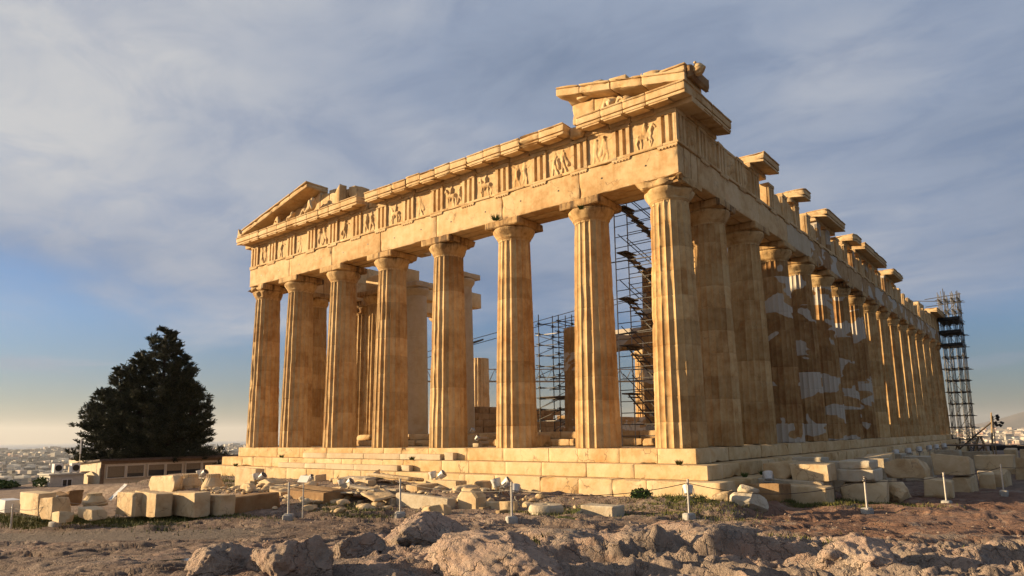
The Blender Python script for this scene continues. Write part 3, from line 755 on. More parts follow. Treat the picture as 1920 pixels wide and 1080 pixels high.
# frieze ------------------------------------------------------------------------
def axmat(axis, face, sgn):
    """local (u along the face, v outwards, z) -> world"""
    if axis == 'x': return lambda P: np.stack([P[:, 0], face+sgn*P[:, 1], P[:, 2]], 1), (sgn > 0)
    return lambda P: np.stack([face+sgn*P[:, 1], P[:, 0], P[:, 2]], 1), (sgn < 0)
def triglyph(axis, c, face, sgn, seed, hfrac=1., w=.845, ends=False):
    f, flip = axmat(axis, face, sgn); mb = MB()
    z1 = ZT+.004+(ZF-ZT-.008)*hfrac
    def addp(P, F):
        P = f(np.array(P, float)); mb.add(P, [q[::-1] for q in F] if flip else F)
    # plan profile with two full grooves and two half grooves, lifted from bottom to just under the top band
    bw = w/3*.54; gw = (w-3*bw)/2*.86; hg = (w-3*bw-2*gw)/2
    prof = [(-w/2, -.085)]; x = -w/2+hg
    for i in range(3):
        prof += [(x, -.0), (x+bw, -.0)]; x += bw
        if i < 2: prof += [(x+gw*.22, -.12), (x+gw*.78, -.12)]; x += gw
    prof += [(w/2, -.085)]
    n = len(prof); zt = z1-.17 if hfrac == 1 else z1
    zl = list(np.linspace(ZT+.004, zt, 7)); V = []; F = []
    for li, z in enumerate(zl):
        for (u, v) in prof:
            e = .012*float(vnoise(u*4+seed*7, z*3, seed))+(.03*max(0, float(vnoise(u*3+seed*3, z*1.7, seed+4))-.25) if v == 0 else 0)
            V.append((c+u, v-.004-abs(e), z))
    for li in range(len(zl)-1):
        for k in range(n-1): F.append((li*n+k, li*n+k+1, (li+1)*n+k+1, (li+1)*n+k))
    top0 = (len(zl)-1)*n
    addp(V, F)
    m = 0
    P, Fq = grid_box(2, 2, 2)
    lo, hi = sorted((face-sgn*.125, face-sgn*.62))
    k = dict(wear=.02, rough=.004, chip=.06, seg=.3, seed=seed)
    if ends: lo, hi = lo+.01, hi-.01
    e_ = .10 if ends else 0
    if axis == 'x':
        mb.rough(c-w/2+e_, c+w/2-e_, lo, hi, ZT+.004, z1, **k)
    else: mb.rough(lo, hi, c-w/2+e_, c+w/2-e_, ZT+.004, z1, **k)
    if hfrac == 1:
        lo, hi = sorted((face+sgn*.022, face-sgn*.60))
        if axis == 'x': mb.rough(c-w/2-.004, c+w/2+.004, lo, hi, z1-.168, z1+.002, wear=.014, chip=.04, seg=.2, seed=seed+1)
        else: mb.rough(lo, hi, c-w/2-.004, c+w/2+.004, z1-.168, z1+.002, wear=.014, chip=.04, seg=.2, seed=seed+1)
    return mb
def seg_d(U, Z, a, b):
    ax, az = a; bx, bz = b; dx, dz = bx-ax, bz-az
    t = np.clip(((U-ax)*dx+(Z-az)*dz)/(dx*dx+dz*dz+1e-9), 0, 1); return np.hypot(U-ax-t*dx, Z-az-t*dz), t
def figure(r, cx, h=1.0, lean=0.):
    """standing or striding warrior as capsules in (u,z), origin at the panel centre"""
    b = -.56; k = h
    hip = (cx+lean*.2, b+.50*k); sh = (cx+lean*.5, b+.84*k); hd = (cx+lean*.62+r.uniform(-.02, .02), b+1.0*k)
    st_ = r.uniform(.08, .22); sx = r.choice((-1, 1))
    kn1 = (hip[0]+sx*st_*.7, b+.26*k); kn2 = (hip[0]-sx*st_*.4, b+.26*k)
    c = [(hip, sh, .105, .12), (hd, hd, .075, .075), (hip, kn1, .085, .065), (kn1, (kn1[0]+sx*.02, b), .06, .045), (hip, kn2, .085, .065), (kn2, (kn2[0]-sx*.12, b+.01), .06, .045)]
    e = (sh[0]+sx*r.uniform(.14, .22), sh[1]-r.uniform(-.1, .14)); c += [(sh, e, .05, .04), (e, (e[0]+sx*.12, e[1]+r.uniform(-.1, .16)), .04, .035)]
    e = (sh[0]-sx*r.uniform(.10, .2), sh[1]-r.uniform(.05, .2)); c += [(sh, e, .05, .04)]
    if r.random() < .5: c += [((sh[0]-.08*sx, sh[1]-.1), (hip[0]-.24*sx, hip[1]-.2), .05, .10)]
    return c
def horse(r, cx, sx):
    b = -.56; c = [((cx-.22*sx, b+.48), (cx+.2*sx, b+.52), .125, .13), ((cx+.2*sx, b+.56), (cx+.36*sx, b+.86), .10, .06), ((cx+.36*sx, b+.88), (cx+.47*sx, b+.76), .055, .04)]
    for u, f_ in ((-.26, -.1), (-.18, .04), (.2, .12), (.24, -.02)):
        c += [((cx+u*sx, b+.42), (cx+(u+f_)*sx, b+.22), .06, .04), ((cx+(u+f_)*sx, b+.22), (cx+(u+f_*.4)*sx, b), .036, .03)]
    c += [((cx-.3*sx, b+.5), (cx-.4*sx, b+.25), .04, .02)]
    if r.random() < .7: c += [((cx, b+.58), (cx+.02, b+.85), .09, .09), ((cx+.03, b+.98), (cx+.03, b+.98), .065, .065), ((cx, b+.6), (cx+.1*sx, b+.3), .06, .045)]
    return c
def metope(axis, u0, u1, face, sgn, seed, kind, hfrac=1., er=.5, full=True):
    f, flip = axmat(axis, face, sgn); mb = MB(); r = random.Random(seed*31+7)
    w = u1-u0; h = (ZF-ZT-.01)*hfrac; nx, nz = (56, 56) if full else (20, 20)
    U, Z = np.meshgrid(np.linspace(-w/2, w/2, nx), np.linspace(0, h, nz), indexing='xy')
    D = np.zeros_like(U); Zc = Z-.66
    caps_ = []
    if kind == 'two': caps_ = figure(r, -.26, .95, .1)+figure(r, .26, .98, -.1)
    elif kind == 'one': caps_ = figure(r, r.uniform(-.2, .15), .98, r.uniform(-.3, .3))
    elif kind == 'horse': caps_ = horse(r, .02, r.choice((-1, 1)))
    elif kind == 'horseman': caps_ = horse(r, -.12, -1)+figure(r, .44, .8, .1)[:6]
    for a, b, ra, rb in caps_:
        d, t = seg_d(U, Zc, a, b); rr = ra+(rb-ra)*t
        D = np.maximum(D, np.sqrt(np.clip(1-(d/rr)**2, 0, 1))*np.minimum(rr*1.3, .12))
    keep = np.clip(fbm(U*1.6+seed*9, Z*1.6, seed, 3)*1.6+(1.35-er*1.4), .25, 1)
    D = D*keep*(1+.15*fbm(U*9, Z*9, seed, 3))
    D = D+.010*fbm(U*2.2+seed*4, Z*2.2, seed, 4)+.012*np.clip(fbm(U*6, Z*6, seed+2, 3), 0, 1)*(kind != 'plain')
    D = D-.10+.0
    topband = (Z > h-.11) & (hfrac == 1); D = np.where(topband, -.055, D)
    P = np.stack([(U+(u0+u1)/2).ravel(), D.ravel(), (Z+ZT+.005).ravel()], 1)
    if hfrac < 1:
        k = fbm(P[:, 0]*1.4+seed, P[:, 0]*0, 0, 3); P[:, 2] = ZT+(P[:, 2]-ZT)*(1-.28*np.clip(k+.3, 0, 1))
    i, j = np.meshgrid(np.arange(nz-1), np.arange(nx-1), indexing='ij'); i = i.ravel(); j = j.ravel()
    F = np.stack([i*nx+j, i*nx+j+1, (i+1)*nx+j+1, (i+1)*nx+j], 1).tolist()
    mb.add(f(P), [q[::-1] for q in F] if flip else F)
    lo, hi = sorted((face-sgn*.14, face-sgn*.45)); hb = ZT+.005+h*(1 if hfrac == 1 else .75)
    k = dict(wear=.02, chip=.06, seg=.4, seed=seed)
    if axis == 'x': mb.rough(u0, u1, lo, hi, ZT+.005, hb, **k)
    else: mb.rough(lo, hi, u0, u1, ZT+.005, hb, **k)
    return mb
kinds = ['horse', 'plain', 'two', 'two', 'horse', 'horseman', 'one', 'horse', 'two', 'one', 'two', 'one', 'one', 'two']
ers = [.25, .95, .45, .5, .25, .3, .7, .35, .3, .6, .35, .35, .6, .45]
for i, x in enumerate(TX):
    triglyph('x', x, .14, -1, i+1., ends=i in (0, 14)).build('triglyph', M['wall'], temple, ang=25)
for i in range(14):
    metope('x', TX[i+1]+.425, TX[i]-.425, .14, -1, i+1, kinds[i] if kinds[i] != 'plain' else 'two', 1., ers[i]).build('metope', M['wall'], temple, ang=60)
mb = MB()                                              # backing courses of the front frieze
xs = blocks_along(-30.1, -.9, 1.6, 2.6, rnd)
for a, b in zip(xs[:-1], xs[1:]): mb.rough(a, b-.01, .78, 1.8, ZT+.005, ZF, wear=.03, seg=.4, seed=a)
mb.build('frieze_backing', M['wall'], temple)
fm = {0: 1, 1: 1, 2: 1, 3: 1, 4: 0, 5: .8, 6: .85, 7: 0, 8: .7, 9: .9, 10: .8, 11: .8, 12: 0, 13: .8, 14: .9, 15: .85, 16: .8, 17: 0, 18: .9, 19: .85, 20: .9, 21: 0, 22: .6, 23: .8, 24: .7, 25: 0, 26: .8, 27: .9, 28: 1, 29: 1, 30: 1, 31: 1}
low = {22: .9, 23: .85, 24: .88, 25: .8, 26: .9}
for i, y in enumerate(TY):
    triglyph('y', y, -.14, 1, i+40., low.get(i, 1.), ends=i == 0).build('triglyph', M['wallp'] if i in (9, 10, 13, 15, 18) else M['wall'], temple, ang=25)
    if i < len(TY)-1 and fm.get(i, 1):
        metope('y', TY[i]+.425, TY[i+1]-.425, -.14, 1, i+50, 'two' if i < 4 else 'plain', fm[i], .45, i < 4).build('metope', M['wall'], temple, ang=60)
mb = MB()
for i in range(len(TY)-1):
    if fm.get(i, 1) >= .8 and i not in (4, 7): mb.rough(-1.75, -.80, TY[i]-.3, TY[i+1]-.45, ZT+.005, ZT+1.28*fm[i], wear=.05, chip=.12, seg=.4, seed=i+.3)
mb.build('frieze_backing', M['wall'], temple)
mb = MB()
for i in range(2, 10): mb.rough(-30.72, -29.5, TY[i], TY[i+1]-.01, ZT+.005, ZF, wear=.04, seg=.5, seed=i+.3)
mb.build('frieze_backing', M['wall'], temple)
mb = MB()
for a in np.arange(-28.5, -2.2, 2.1): mb.rough(a, a+2.09, 68.1, 69.34, ZT+.005, ZF, wear=.04, seg=.5, seed=a)
mb.build('frieze_backing', M['wall'], temple)

# cornice -----------------------------------------------------------------------
def cornice_block(mb, axis, a, b, face, sgn, mut, seed, dz=0., back=1.1, chip=.06, out=.70):
    def rb(u0, u1, d0, d1, z0, z1, top=None, **k):
        lo, hi = sorted((face+sgn*d0, face+sgn*d1))
        kk = dict(wear=.009, rough=.004, chip=chip*.3, cuts=(2 if chip > .08 else (1 if seed % 1 < .4 else 0)), cutd=chip, seg=.13, seed=seed); kk.update(k)
        if axis == 'x': mb.rough(u0, u1, lo, hi, z0, z1, top=top, **kk)
        else: mb.rough(lo, hi, u0, u1, z0, z1, top=top, **kk)
    z = ZF+dz
    rb(a, b, -back, .03, z+.003, z+.22, chip=.02)                      # bed
    rb(a, b, -back, out, z+.285, ZC+dz-.075)                            # corona
    rb(a, b, -back*.8, out+.045, ZC+dz-.073, ZC+dz, wear=.016)           # crowning fillet
    ax = 1 if axis == 'x' else 0
    def tilt(Wv, Q):                                                     # soffit slopes down and outwards
        d = (Wv[:, ax]-face)*sgn; lo_ = Q[:, 2] < .5
        Wv[:, 2] -= np.where(lo_, .0, 0)+.10*np.clip(d/out, 0, 1); return Wv
    rb(a, b, -.3, out-.02, z+.225, z+.34, top=tilt, chip=.02, wear=.01)
    for m_ in mut:
        if a-.02 <= m_-.42 and m_+.42 <= b+.02: rb(m_-.42, m_+.42, .05, out-.05, z+.15, z+.224, top=tilt, chip=.02, wear=.008, seg=.4)
def mutules(T): 
    o = []
    for i, t in enumerate(T):
        o.append(t)
        if i < len(T)-1: o.append((t+T[i+1])/2)
    return o
MX, MY = mutules(TX), mutules(TY)
def cornice_run(axis, a, b, face, sgn, mut, mkey='wall', dzs=.012, **kw):
    ms_ = sorted(m for m in mut if a-.3 < m < b+.3)
    cuts = [a]+[(p_+q_)/2 for p_, q_ in zip(ms_[:-1], ms_[1:]) if a+.4 < (p_+q_)/2 < b-.4]+[b]
    for p_, q_ in zip(cuts[:-1], cuts[1:]):
        mb = MB(); cornice_block(mb, axis, p_+.006, q_-.006, face, sgn, mut, rnd.random()*30, rnd.uniform(-dzs, dzs), **kw)
        mb.build('cornice_block', M[mkey], temple)
cornice_run('x', -31.44, -18.85, .14, -1, MX, chip=.05)
cornice_run('x', -18.2, -4.98, .14, -1, MX, chip=.09, dzs=.03)
cornice_run('x', -4.35, .56, .14, -1, MX, chip=.07)
mb = MB(); mb.rough(-18.9, -17.9, .2, 1.2, ZF, ZF+.42, wear=.12, chip=.3, seg=.12, seed=2.); mb.build('broken_cornice', M['wall'], temple)
mb = MB(); mb.rough(-5.0, -4.3, -.15, 1.2, ZF, ZF+.50, wear=.08, chip=.25, seg=.12, seed=3.)
mb.build('broken_cornice', M['wall'], temple)
cornice_run('y', .14+.02, 4.1, -.14, 1, MY, chip=.08)
for a, b, bk in ((8.1, 10.35, 1.15), (14.55, 15.75, 1.5), (19.1, 23.5, 1.15), (26.0, 27.9, 1.2), (28.9, 36.6, .9), (39.3, 43.7, 1.1), (62.9, 69.9, 1.2)):
    cornice_run('y', a, b, -.14, 1, [], chip=.16, dzs=.02, back=bk, mkey='wall')
for bx_ in ((-1.5, -.2, 50.0, 51.6, ZF-.35, ZF-.02), (-1.4, -.3, 45.0, 46.0, ZF-.15, ZF+.12), (-1.5, -.3, 57.5, 60.5, ZF+.02, ZF+.62)):
    mb = MB(); mb.rough(*bx_, wear=.08, chip=.2, seg=.25, seed=bx_[2]); mb.build('broken_cornice', M['wall'], temple)
cornice_run('x', -28.0, -3.0, 69.36, 1, [], chip=.1)

# gable remains -----------------------------------------------------------------
def sloped(x0, x1, slope, x_ref):
    def f(Wv, Q): Wv[:, 2] += (Wv[:, 0]-x_ref)*slope; return Wv
    return f
def raking(xa, xb, zl, slope, xref, th=.36, y0=-.58, y1=.62, cuts=(), chip=.05, name='raking_cornice', key='wall'):
    cs = [xa]+list(cuts)+[xb]
    for p_, q_ in zip(cs[:-1], cs[1:]):
        mb = MB(); s_ = rnd.random()*20
        mb.rough(p_+.006, q_-.006, y0, y1, zl, zl+th-.09, wear=.022, chip=chip, seg=.16, seed=s_, top=sloped(p_, q_, slope, xref))
        mb.rough(p_+.006, q_-.006, y0-.05, y1, zl+th-.088, zl+th, wear=.016, chip=chip*.5, seg=.2, seed=s_+1, top=sloped(p_, q_, slope, xref))
        mb.build(name, M[key], temple)
# left: one slope rising from the corner to a sharp broken end
raking(-30.75, -23.55, ZC+.03, .222, -30.9, th=.36, cuts=(-29.3, -27.2, -25.3), y0=-.60, y1=.95)
mb = MB(); mb.rough(-31.35, -30.78, -.58, .5, ZC+.003, ZC+.20, wear=.04, chip=.1, seg=.1, seed=7.)
V = [(-31.42, -.5, ZC), (-31.0, -.5, ZC), (-31.36, -.5, ZC+.62), (-31.42, -.2, ZC), (-31.0, -.2, ZC), (-31.36, -.28, ZC+.62)]
mb.add(V, [(0, 1, 2), (5, 4, 3), (0, 3, 4, 1), (1, 4, 5, 2), (2, 5, 3, 0)]); mb.build('corner_ornament', M['wall'], temple)
def slab(x0, x1, z1a, z1b, y0, y1, seed, chip=.08, key='wall', name='gable_wall_block'):
    def f(Wv, Q): Wv[:, 2] += np.where(Q[:, 2] > .5, (z1b-z1a)*Q[:, 0], 0); return Wv
    mb = MB(); mb.rough(x0, x1, y0, y1, ZC+.003, z1a, wear=.025, chip=chip, seg=.14, seed=seed, top=f); mb.build(name, M[key], temple)
for i, (x0, x1, a, b) in enumerate(((-28.9, -27.5, ZC+.36, ZC+.68), (-27.49, -26.1, ZC+.68, ZC+.98), (-26.09, -24.7, ZC+.98, ZC+1.28), (-24.69, -23.5, ZC+1.28, ZC+1.56), (-23.49, -22.6, ZC+1.46, ZC+1.30), (-22.59, -21.7, ZC+1.34, ZC+1.05))):
    slab(x0, x1, a, b, .36, .70, i+.5)
slab(-21.95, -21.4, ZC+1.05, ZC+1.55, .2, .72, 4.4, chip=.05)
# stepped blocks behind the left gable wall
for i, (x0, x1, z1, y0, y1) in enumerate(((-23.2, -22.2, ZC+1.72, .75, 1.7), (-22.19, -21.3, ZC+1.42, .75, 1.8), (-21.29, -20.5, ZC+1.46, .75, 1.7), (-20.49, -19.9, ZC+.62, .75, 1.6))):
    slab(x0, x1, z1, z1-.06, y0, y1, i+8.5, chip=.16)
# right: gable wall block, sloping cornice, blocks of the gutter above it
slab(-4.85, -3.75, ZC+.90, ZC+.92, -.02, .5, 21.); slab(-3.74, -2.6, ZC+.84, ZC+.62, .0, .5, 22.); slab(-2.59, -1.2, ZC+.52, ZC+.22, .05, .5, 23.)
mb = MB(); mb.rough(-4.45, -2.5, -.28, .5, ZC+.93, ZC+1.05, wear=.02, seed=5.)
mb.build('gable_wall_block', M['wall'], temple)
raking(-5.3, .62, 13.70, -.222, .62, th=.40, y0=-.62, y1=.95, cuts=(-4.1, -2.6, -1.2), chip=.09)
mb = MB(); mb.rough(-2.75, -1.95, -.45, .7, 14.60, 14.95, wear=.025, chip=.05, seed=1., top=sloped(0, 0, -.07, -2.3)); mb.build('gutter_block', M['wall'], temple)
mb = MB(); mb.rough(-1.93, -1.2, -.48, .7, 14.34, 14.80, wear=.03, chip=.18, seg=.1, seed=2.); mb.build('gutter_block', M['wall'], temple)
mb = MB(); mb.rough(-1.19, -.45, -.48, .7, 14.20, 14.66, wear=.03, chip=.08, seg=.1, seed=3.); mb.build('gutter_block', M['wall'], temple)
mb = MB(); mb.rough(-.43, .58, -.50, .8, 14.02, 14.40, wear=.02, chip=.05, seg=.1, seed=4.); mb.rough(-.43, .62, -.56, .8, 14.36, 14.44, wear=.015, seg=.2, seed=5.); mb.rough(-.5, .62, -.56, .9, 13.98, 14.04, wear=.015, seg=.2, seed=6.); mb.build('gutter_block', M['wall'], temple)
mb = MB(); rockshape(mb, (-3.35, -.2, 15.06), (.30, .3, .16), 5, 3, .5, .1, .2); mb.rough(-3.75, -2.95, -.4, .4, 14.93, 15.02, wear=.03, seed=3.); mb.build('loose_stone', M['wall'], temple)
# lion head and the curved gutter end round the corner
mb = MB()
mb.rough(.60, .86, -.5, 1.25, 13.80, 14.40, wear=.08, chip=.10, seg=.1, seed=7.)
mb.build('corner_gutter', M['shade'], temple)
P, F = ico(4); V = P*np.array([.24, .22, .24]); rr = np.hypot(P[:, 1], P[:, 2])
V = V*(1+.10*fbm(P[:, 0]*4, P[:, 1]*4, P[:, 2]*4, 3)+.07*np.sin(np.arctan2(P[:, 2], P[:, 1])*11)*(P[:, 0] < .45))[:, None]
V[:, 0] += np.where((rr < .42) & (P[:, 0] > 0), .07*(1-rr/.42), 0)                     # muzzle
V[:, 0] -= .10*np.exp(-(((P[:, 1])/.3)**2+((P[:, 2]+.33)/.13)**2)*2)*(P[:, 0] > 0)       # open mouth
for sy in (-1, 1): V[:, 0] -= .05*np.exp(-(((P[:, 1]-sy*.36)/.13)**2+((P[:, 2]-.3)/.1)**2)*2)*(P[:, 0] > 0)
mb = MB(); mb.add(V+np.array([.98, -.15, 14.16]), F)
for sy in (-1, 1): rockshape(mb, (.93, -.15+sy*.17, 14.38), (.06, .06, .07), 3+sy, 2, amp=.1)
mb.build('lion_head', M['wall'], temple)

# statues in the gable: bodies as one skinned surface each -------------------------
def skin_body(name, joints_, edges, m, parent, loc=(0, 0, 0), rz=0., sc=1.):
    me = bpy.data.meshes.new(name); me.from_pydata([j[:3] for j in joints_], edges, []); o = bpy.data.objects.new(name, me); col.objects.link(o)
    md = o.modifiers.new('skin', 'SKIN'); md.use_smooth_shade = True
    if not me.skin_vertices: 
        bpy.context.view_layer.objects.active = o
    for v, j in zip(me.skin_vertices[0].data, joints_): v.radius = (j[3], j[3])
    me.skin_vertices[0].data[0].use_root = True
    ss = o.modifiers.new('sub', 'SUBSURF'); ss.levels = 2; ss.render_levels = 2
    me.materials.append(m); o.location = loc; o.rotation_euler = (0, 0, rz); o.scale = (sc, sc, sc)
    if parent is not None: o.parent = parent
    return o
# reclining nude man, legs stretched towards the corner, leaning back on one arm
J = [(0, 0, .20, .21), (.16, .02, .42, .20), (.26, .03, .66, .22), (.30, .02, .88, .12), (.30, -.02, 1.08, .155),      # pelvis, waist, chest, neck, head
     (.36, -.26, .76, .11), (.56, -.34, .48, .09), (.72, -.30, .16, .07),                                             # right arm propped behind
     (.20, .26, .76, .10), (-.04, .34, .62, .08), (-.26, .30, .66, .06),                                              # left arm forward
     (-.40, -.14, .42, .15), (-.62, -.16, .10, .10), (-.86, -.18, .06, .06),                                          # right leg bent
     (-.46, .14, .26, .15), (-.95, .14, .12, .10), (-1.18, .12, .10, .06)]
E = [(0, 1), (1, 2), (2, 3), (3, 4), (2, 5), (5, 6), (6, 7), (2, 8), (8, 9), (9, 10), (0, 11), (11, 12), (12, 13), (0, 14), (14, 15), (15, 16)]
skin_body('reclining_statue', J, E, M['wall'], temple, (-23.75, -.20, ZC+.0), 0, .98)
# second seated torso beside him, headless
J = [(0, 0, .18, .2), (.05, 0, .42, .17), (.08, 0, .62, .18), (-.3, -.1, .36, .13), (-.42, -.12, .05, .09), (.2, -.2, .4, .08), (-.28, .14, .3, .13), (-.5, .14, .05, .08)]
skin_body('seated_statue', J, [(0, 1), (1, 2), (0, 3), (3, 4), (2, 5), (0, 6), (6, 7)], M['wall'], temple, (-25.55, -.20, ZC+.0), 0, .9)
# horse heads rising at the left corner: neck, cheek, muzzle, ears
def horse_head(x, y, z, rz, sc, par=temple):
    J = [(0, 0, -.1, .24), (.05, 0, .18, .20), (.14, 0, .42, .15), (.26, 0, .56, .15), (.46, 0, .46, .10), (.62, 0, .36, .085), (.18, .07, .70, .035), (.18, -.07, .70, .035)]
    skin_body('horse_head_statue', J, [(0, 1), (1, 2), (2, 3), (3, 4), (4, 5), (3, 6), (3, 7)], M['wall'], par, (x, y, z), rz, sc)
horse_head(-26.9, -.22, ZC+.05, math.pi, .85); horse_head(-27.35, -.05, ZC+.0, math.pi, .75)
horse_head(-3.05, -.38, ZC+.02, R_(-15), .62); horse_head(-2.45, -.36, ZC-.0, R_(-10), .5)
for i, (x, z) in enumerate(((-2.75, 0), (-2.1, -.1))):
    mb = MB(); rockshape(mb, (x, -.30, ZC+.18+z), (.34, .22, .24), 30+i, 3, .6, .2, .3); mb.build('statue_fragment', M['wall'], temple)

# inner walls --------------------------------------------------------------------
def ashlar(mb, x0, x1, y0, y1, z0, z1, ch=.52, bl=1.2, r=rnd, ragged=.0, **k):
    n = int(round((z1-z0)/ch)); lx = x1-x0 > y1-y0
    for i in range(n):
        a, b = (x0, x1) if lx else (y0, y1)
        if i >= n-2 and ragged: a += r.uniform(0, ragged); b -= r.uniform(0, ragged)
        cs = blocks_along(a-(i % 2)*bl*.0, b, bl*.8, bl*1.25, r)
        for p_, q_ in zip(cs[:-1], cs[1:]):
            kk = dict(wear=.02, rough=.004, chip=.05, seg=.3, seed=p_+i); kk.update(k); d = r.uniform(-.01, .01)
            z = z0+i*ch
            if lx: mb.rough(p_+.003, q_-.003, y0+d, y1+d, z+.003, z+ch-.002, **kk)
            else: mb.rough(x0+d, x1+d, p_+.003, q_-.003, z+.003, z+ch-.002, **kk)
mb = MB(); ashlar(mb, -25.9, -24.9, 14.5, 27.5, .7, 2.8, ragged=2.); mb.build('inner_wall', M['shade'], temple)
mb = MB(); ashlar(mb, -25.9, -24.9, 27.6, 60, .7, 2.3, ragged=2., seg=.6); mb.build('inner_wall', M['wallp'], temple)
mb = MB(); ashlar(mb, -6.3, -5.3, 9.6, 34, .7, 8.5, ragged=2., seg=.6); mb.build('inner_wall', M['wallp'], temple)  # hidden stretch, raised so that it shades the flank columns
mb = MB(); ashlar(mb, -6.3, -5.3, 34.1, 60, .7, 2.8, ragged=2., seg=.6); mb.build('inner_wall', M['wallp'], temple)
mb = MB(); ashlar(mb, -6.3, -4.95, 8.1, 9.55, .7, 6.4, ragged=.0, chip=.12, seg=.15); mb.build('wall_pier', M['wallp'], temple)
pst = shaft_mesh(5.45, .825, .70, 35., chips=.05, drum=.95, z0=.7); pst.materials.append(M['patched']); pst.shade_smooth(); pst.set_sharp_from_angle(angle=R_(30))
column(-9.42, 6.9, pst, None, .1, label='broken porch column'); pst2 = shaft_mesh(7.9, .825, .66, 36., chips=.05, drum=.95, z0=.7); pst2.materials.append(M['patched']); pst2.shade_smooth(); pst2.set_sharp_from_angle(angle=R_(30)); column(-4.72, 6.95, pst2, None, 1.2, label='unseen porch column patched with new marble, raised to block the sun')  # second one stands hidden, made taller to keep sun off a flank column
mb = MB(); mb.rough(-8.6, -6.4, 8.4, 9.4, 5.0, 5.5, wear=.05, chip=.1, seg=.15, seed=2.); mb.rough(-8.3, -6.4, 8.45, 9.4, 5.51, 6.1, wear=.05, chip=.2, seg=.15, seed=4.); mb.build('lintel_block', M['wallp'], temple)
# ------------------------------------------------------------------ scaffolds
def scaffold(name, label, xs, ys, zs, over=.5, rise=.0, seed=1, planks=(), m='steel', r=.032, guard=True, braces=True, toprand=0.):
    """uprights, ledgers on every level, diagonal braces and plank decks, each a part of its own"""
    t = empty(name, (xs[0], ys[0], zs[0])); tag(t, label, 'scaffold'); rr = random.Random(seed); o = Vector((xs[0], ys[0], zs[0]))
    def L(p): return Vector(p)-o
    for x in xs:
        for y in ys:
            mb = MB(); top = zs[-1]+rise+rr.uniform(0, toprand)
            mb.tube(L((x, y, zs[0])), L((x+rr.uniform(-.02, .02), y, top)), r, 6)
            for z in zs: mb.box(x-o.x-r*1.9, x-o.x+r*1.9, y-o.y-r*1.9, y-o.y+r*1.9, z-o.z+.02, z-o.z+.12)
            mb.build('upright', M[m], t)
    for k, z in enumerate(zs):
        if k == 0: continue
        for y in ys:
            mb = MB(); mb.tube(L((xs[0]-rr.uniform(.05, over), y+r*2, z)), L((xs[-1]+rr.uniform(.05, over), y+r*2, z+rr.uniform(-.02, .02))), r*.9, 5); mb.build('ledger', M['zinc'] if rr.random() < .18 else M[m], t)
        for x in xs:
            mb = MB(); mb.tube(L((x+r*2, ys[0]-rr.uniform(.05, over), z+.06)), L((x+r*2, ys[-1]+rr.uniform(.05, over), z+.06)), r*.9, 5); mb.build('ledger', M[m], t)
        if braces and k < len(zs):
            z0 = zs[k-1]
            for y in (ys[0], ys[-1]):
                i = rr.randrange(len(xs)-1); a, b = xs[i], xs[i+1]
                if rr.random() < .5: a, b = b, a
                mb = MB(); mb.tube(L((a, y-r*2, z0+.1)), L((b, y-r*2, z-.05)), r*.75, 5); mb.build('brace', M[m], t)
            for x in (xs[0], xs[-1]):
                i = rr.randrange(len(ys)-1); a, b = ys[i], ys[i+1]
                mb = MB(); mb.tube(L((x-r*2, a, z0+.1)), L((x-r*2, b, z-.05)), r*.75, 5); mb.build('brace', M[m], t)
        if k in planks:
            mb = MB(); w = (ys[-1]-ys[0])/6
            for j in range(6): mb.box(xs[0]-.1-o.x, xs[-1]+.1-o.x, ys[0]+j*w+.01-o.y, ys[0]+(j+1)*w-.01-o.y, z+.09-o.z, z+.14-o.z)
            mb.build('deck', M['plank'], t)
    return t
# behind the third gap: rack of tubes beside the broken wall
scaffold('scaffold', 'tube scaffold inside the temple between the second and third columns from the right corner', [-13.0, -11.6, -10.3], [8.2, 9.6, 11.0], list(np.arange(.7, 7.4, .62)), seed=3, planks=(3,), rise=.4, toprand=.8, r=.027)
# far right scaffold tower at the rear corner
sc = scaffold('scaffold', 'tall dark scaffold tower wrapped round the far rear corner of the temple', [.1, .7, 1.4, 1.95], [68.2, 69.3, 70.5, 71.6], [-1.9]+list(np.arange(-.6, 15.4, 1.33)), over=.55, seed=8, planks=(9, 10, 11), rise=.7, toprand=.9, r=.042)
def L_(p, o): return Vector(p)-o.location
for a, b in (((-1.2, 68.2, 15.6), (2.4, 68.2, 15.8)), ((-1.2, 68.2, 14.7), (2.4, 68.2, 14.9)), ((-3.6, 69.9, 16.0), (2.0, 69.9, 15.2)), ((.4, 68.2, 13.4), (1.6, 68.2, 14.6))):
    mb = MB(); mb.tube(L_(a, sc), L_(b, sc), .045, 5); mb.build('ledger', M['steel'], sc)
for z in (9.9, 11.4, 12.9):
    mb = MB(); mb.box(-.2, 1.95, -.2, 2.6, z+1.9, z+2.25); mb.build('dust_sheet', M['black'], sc)
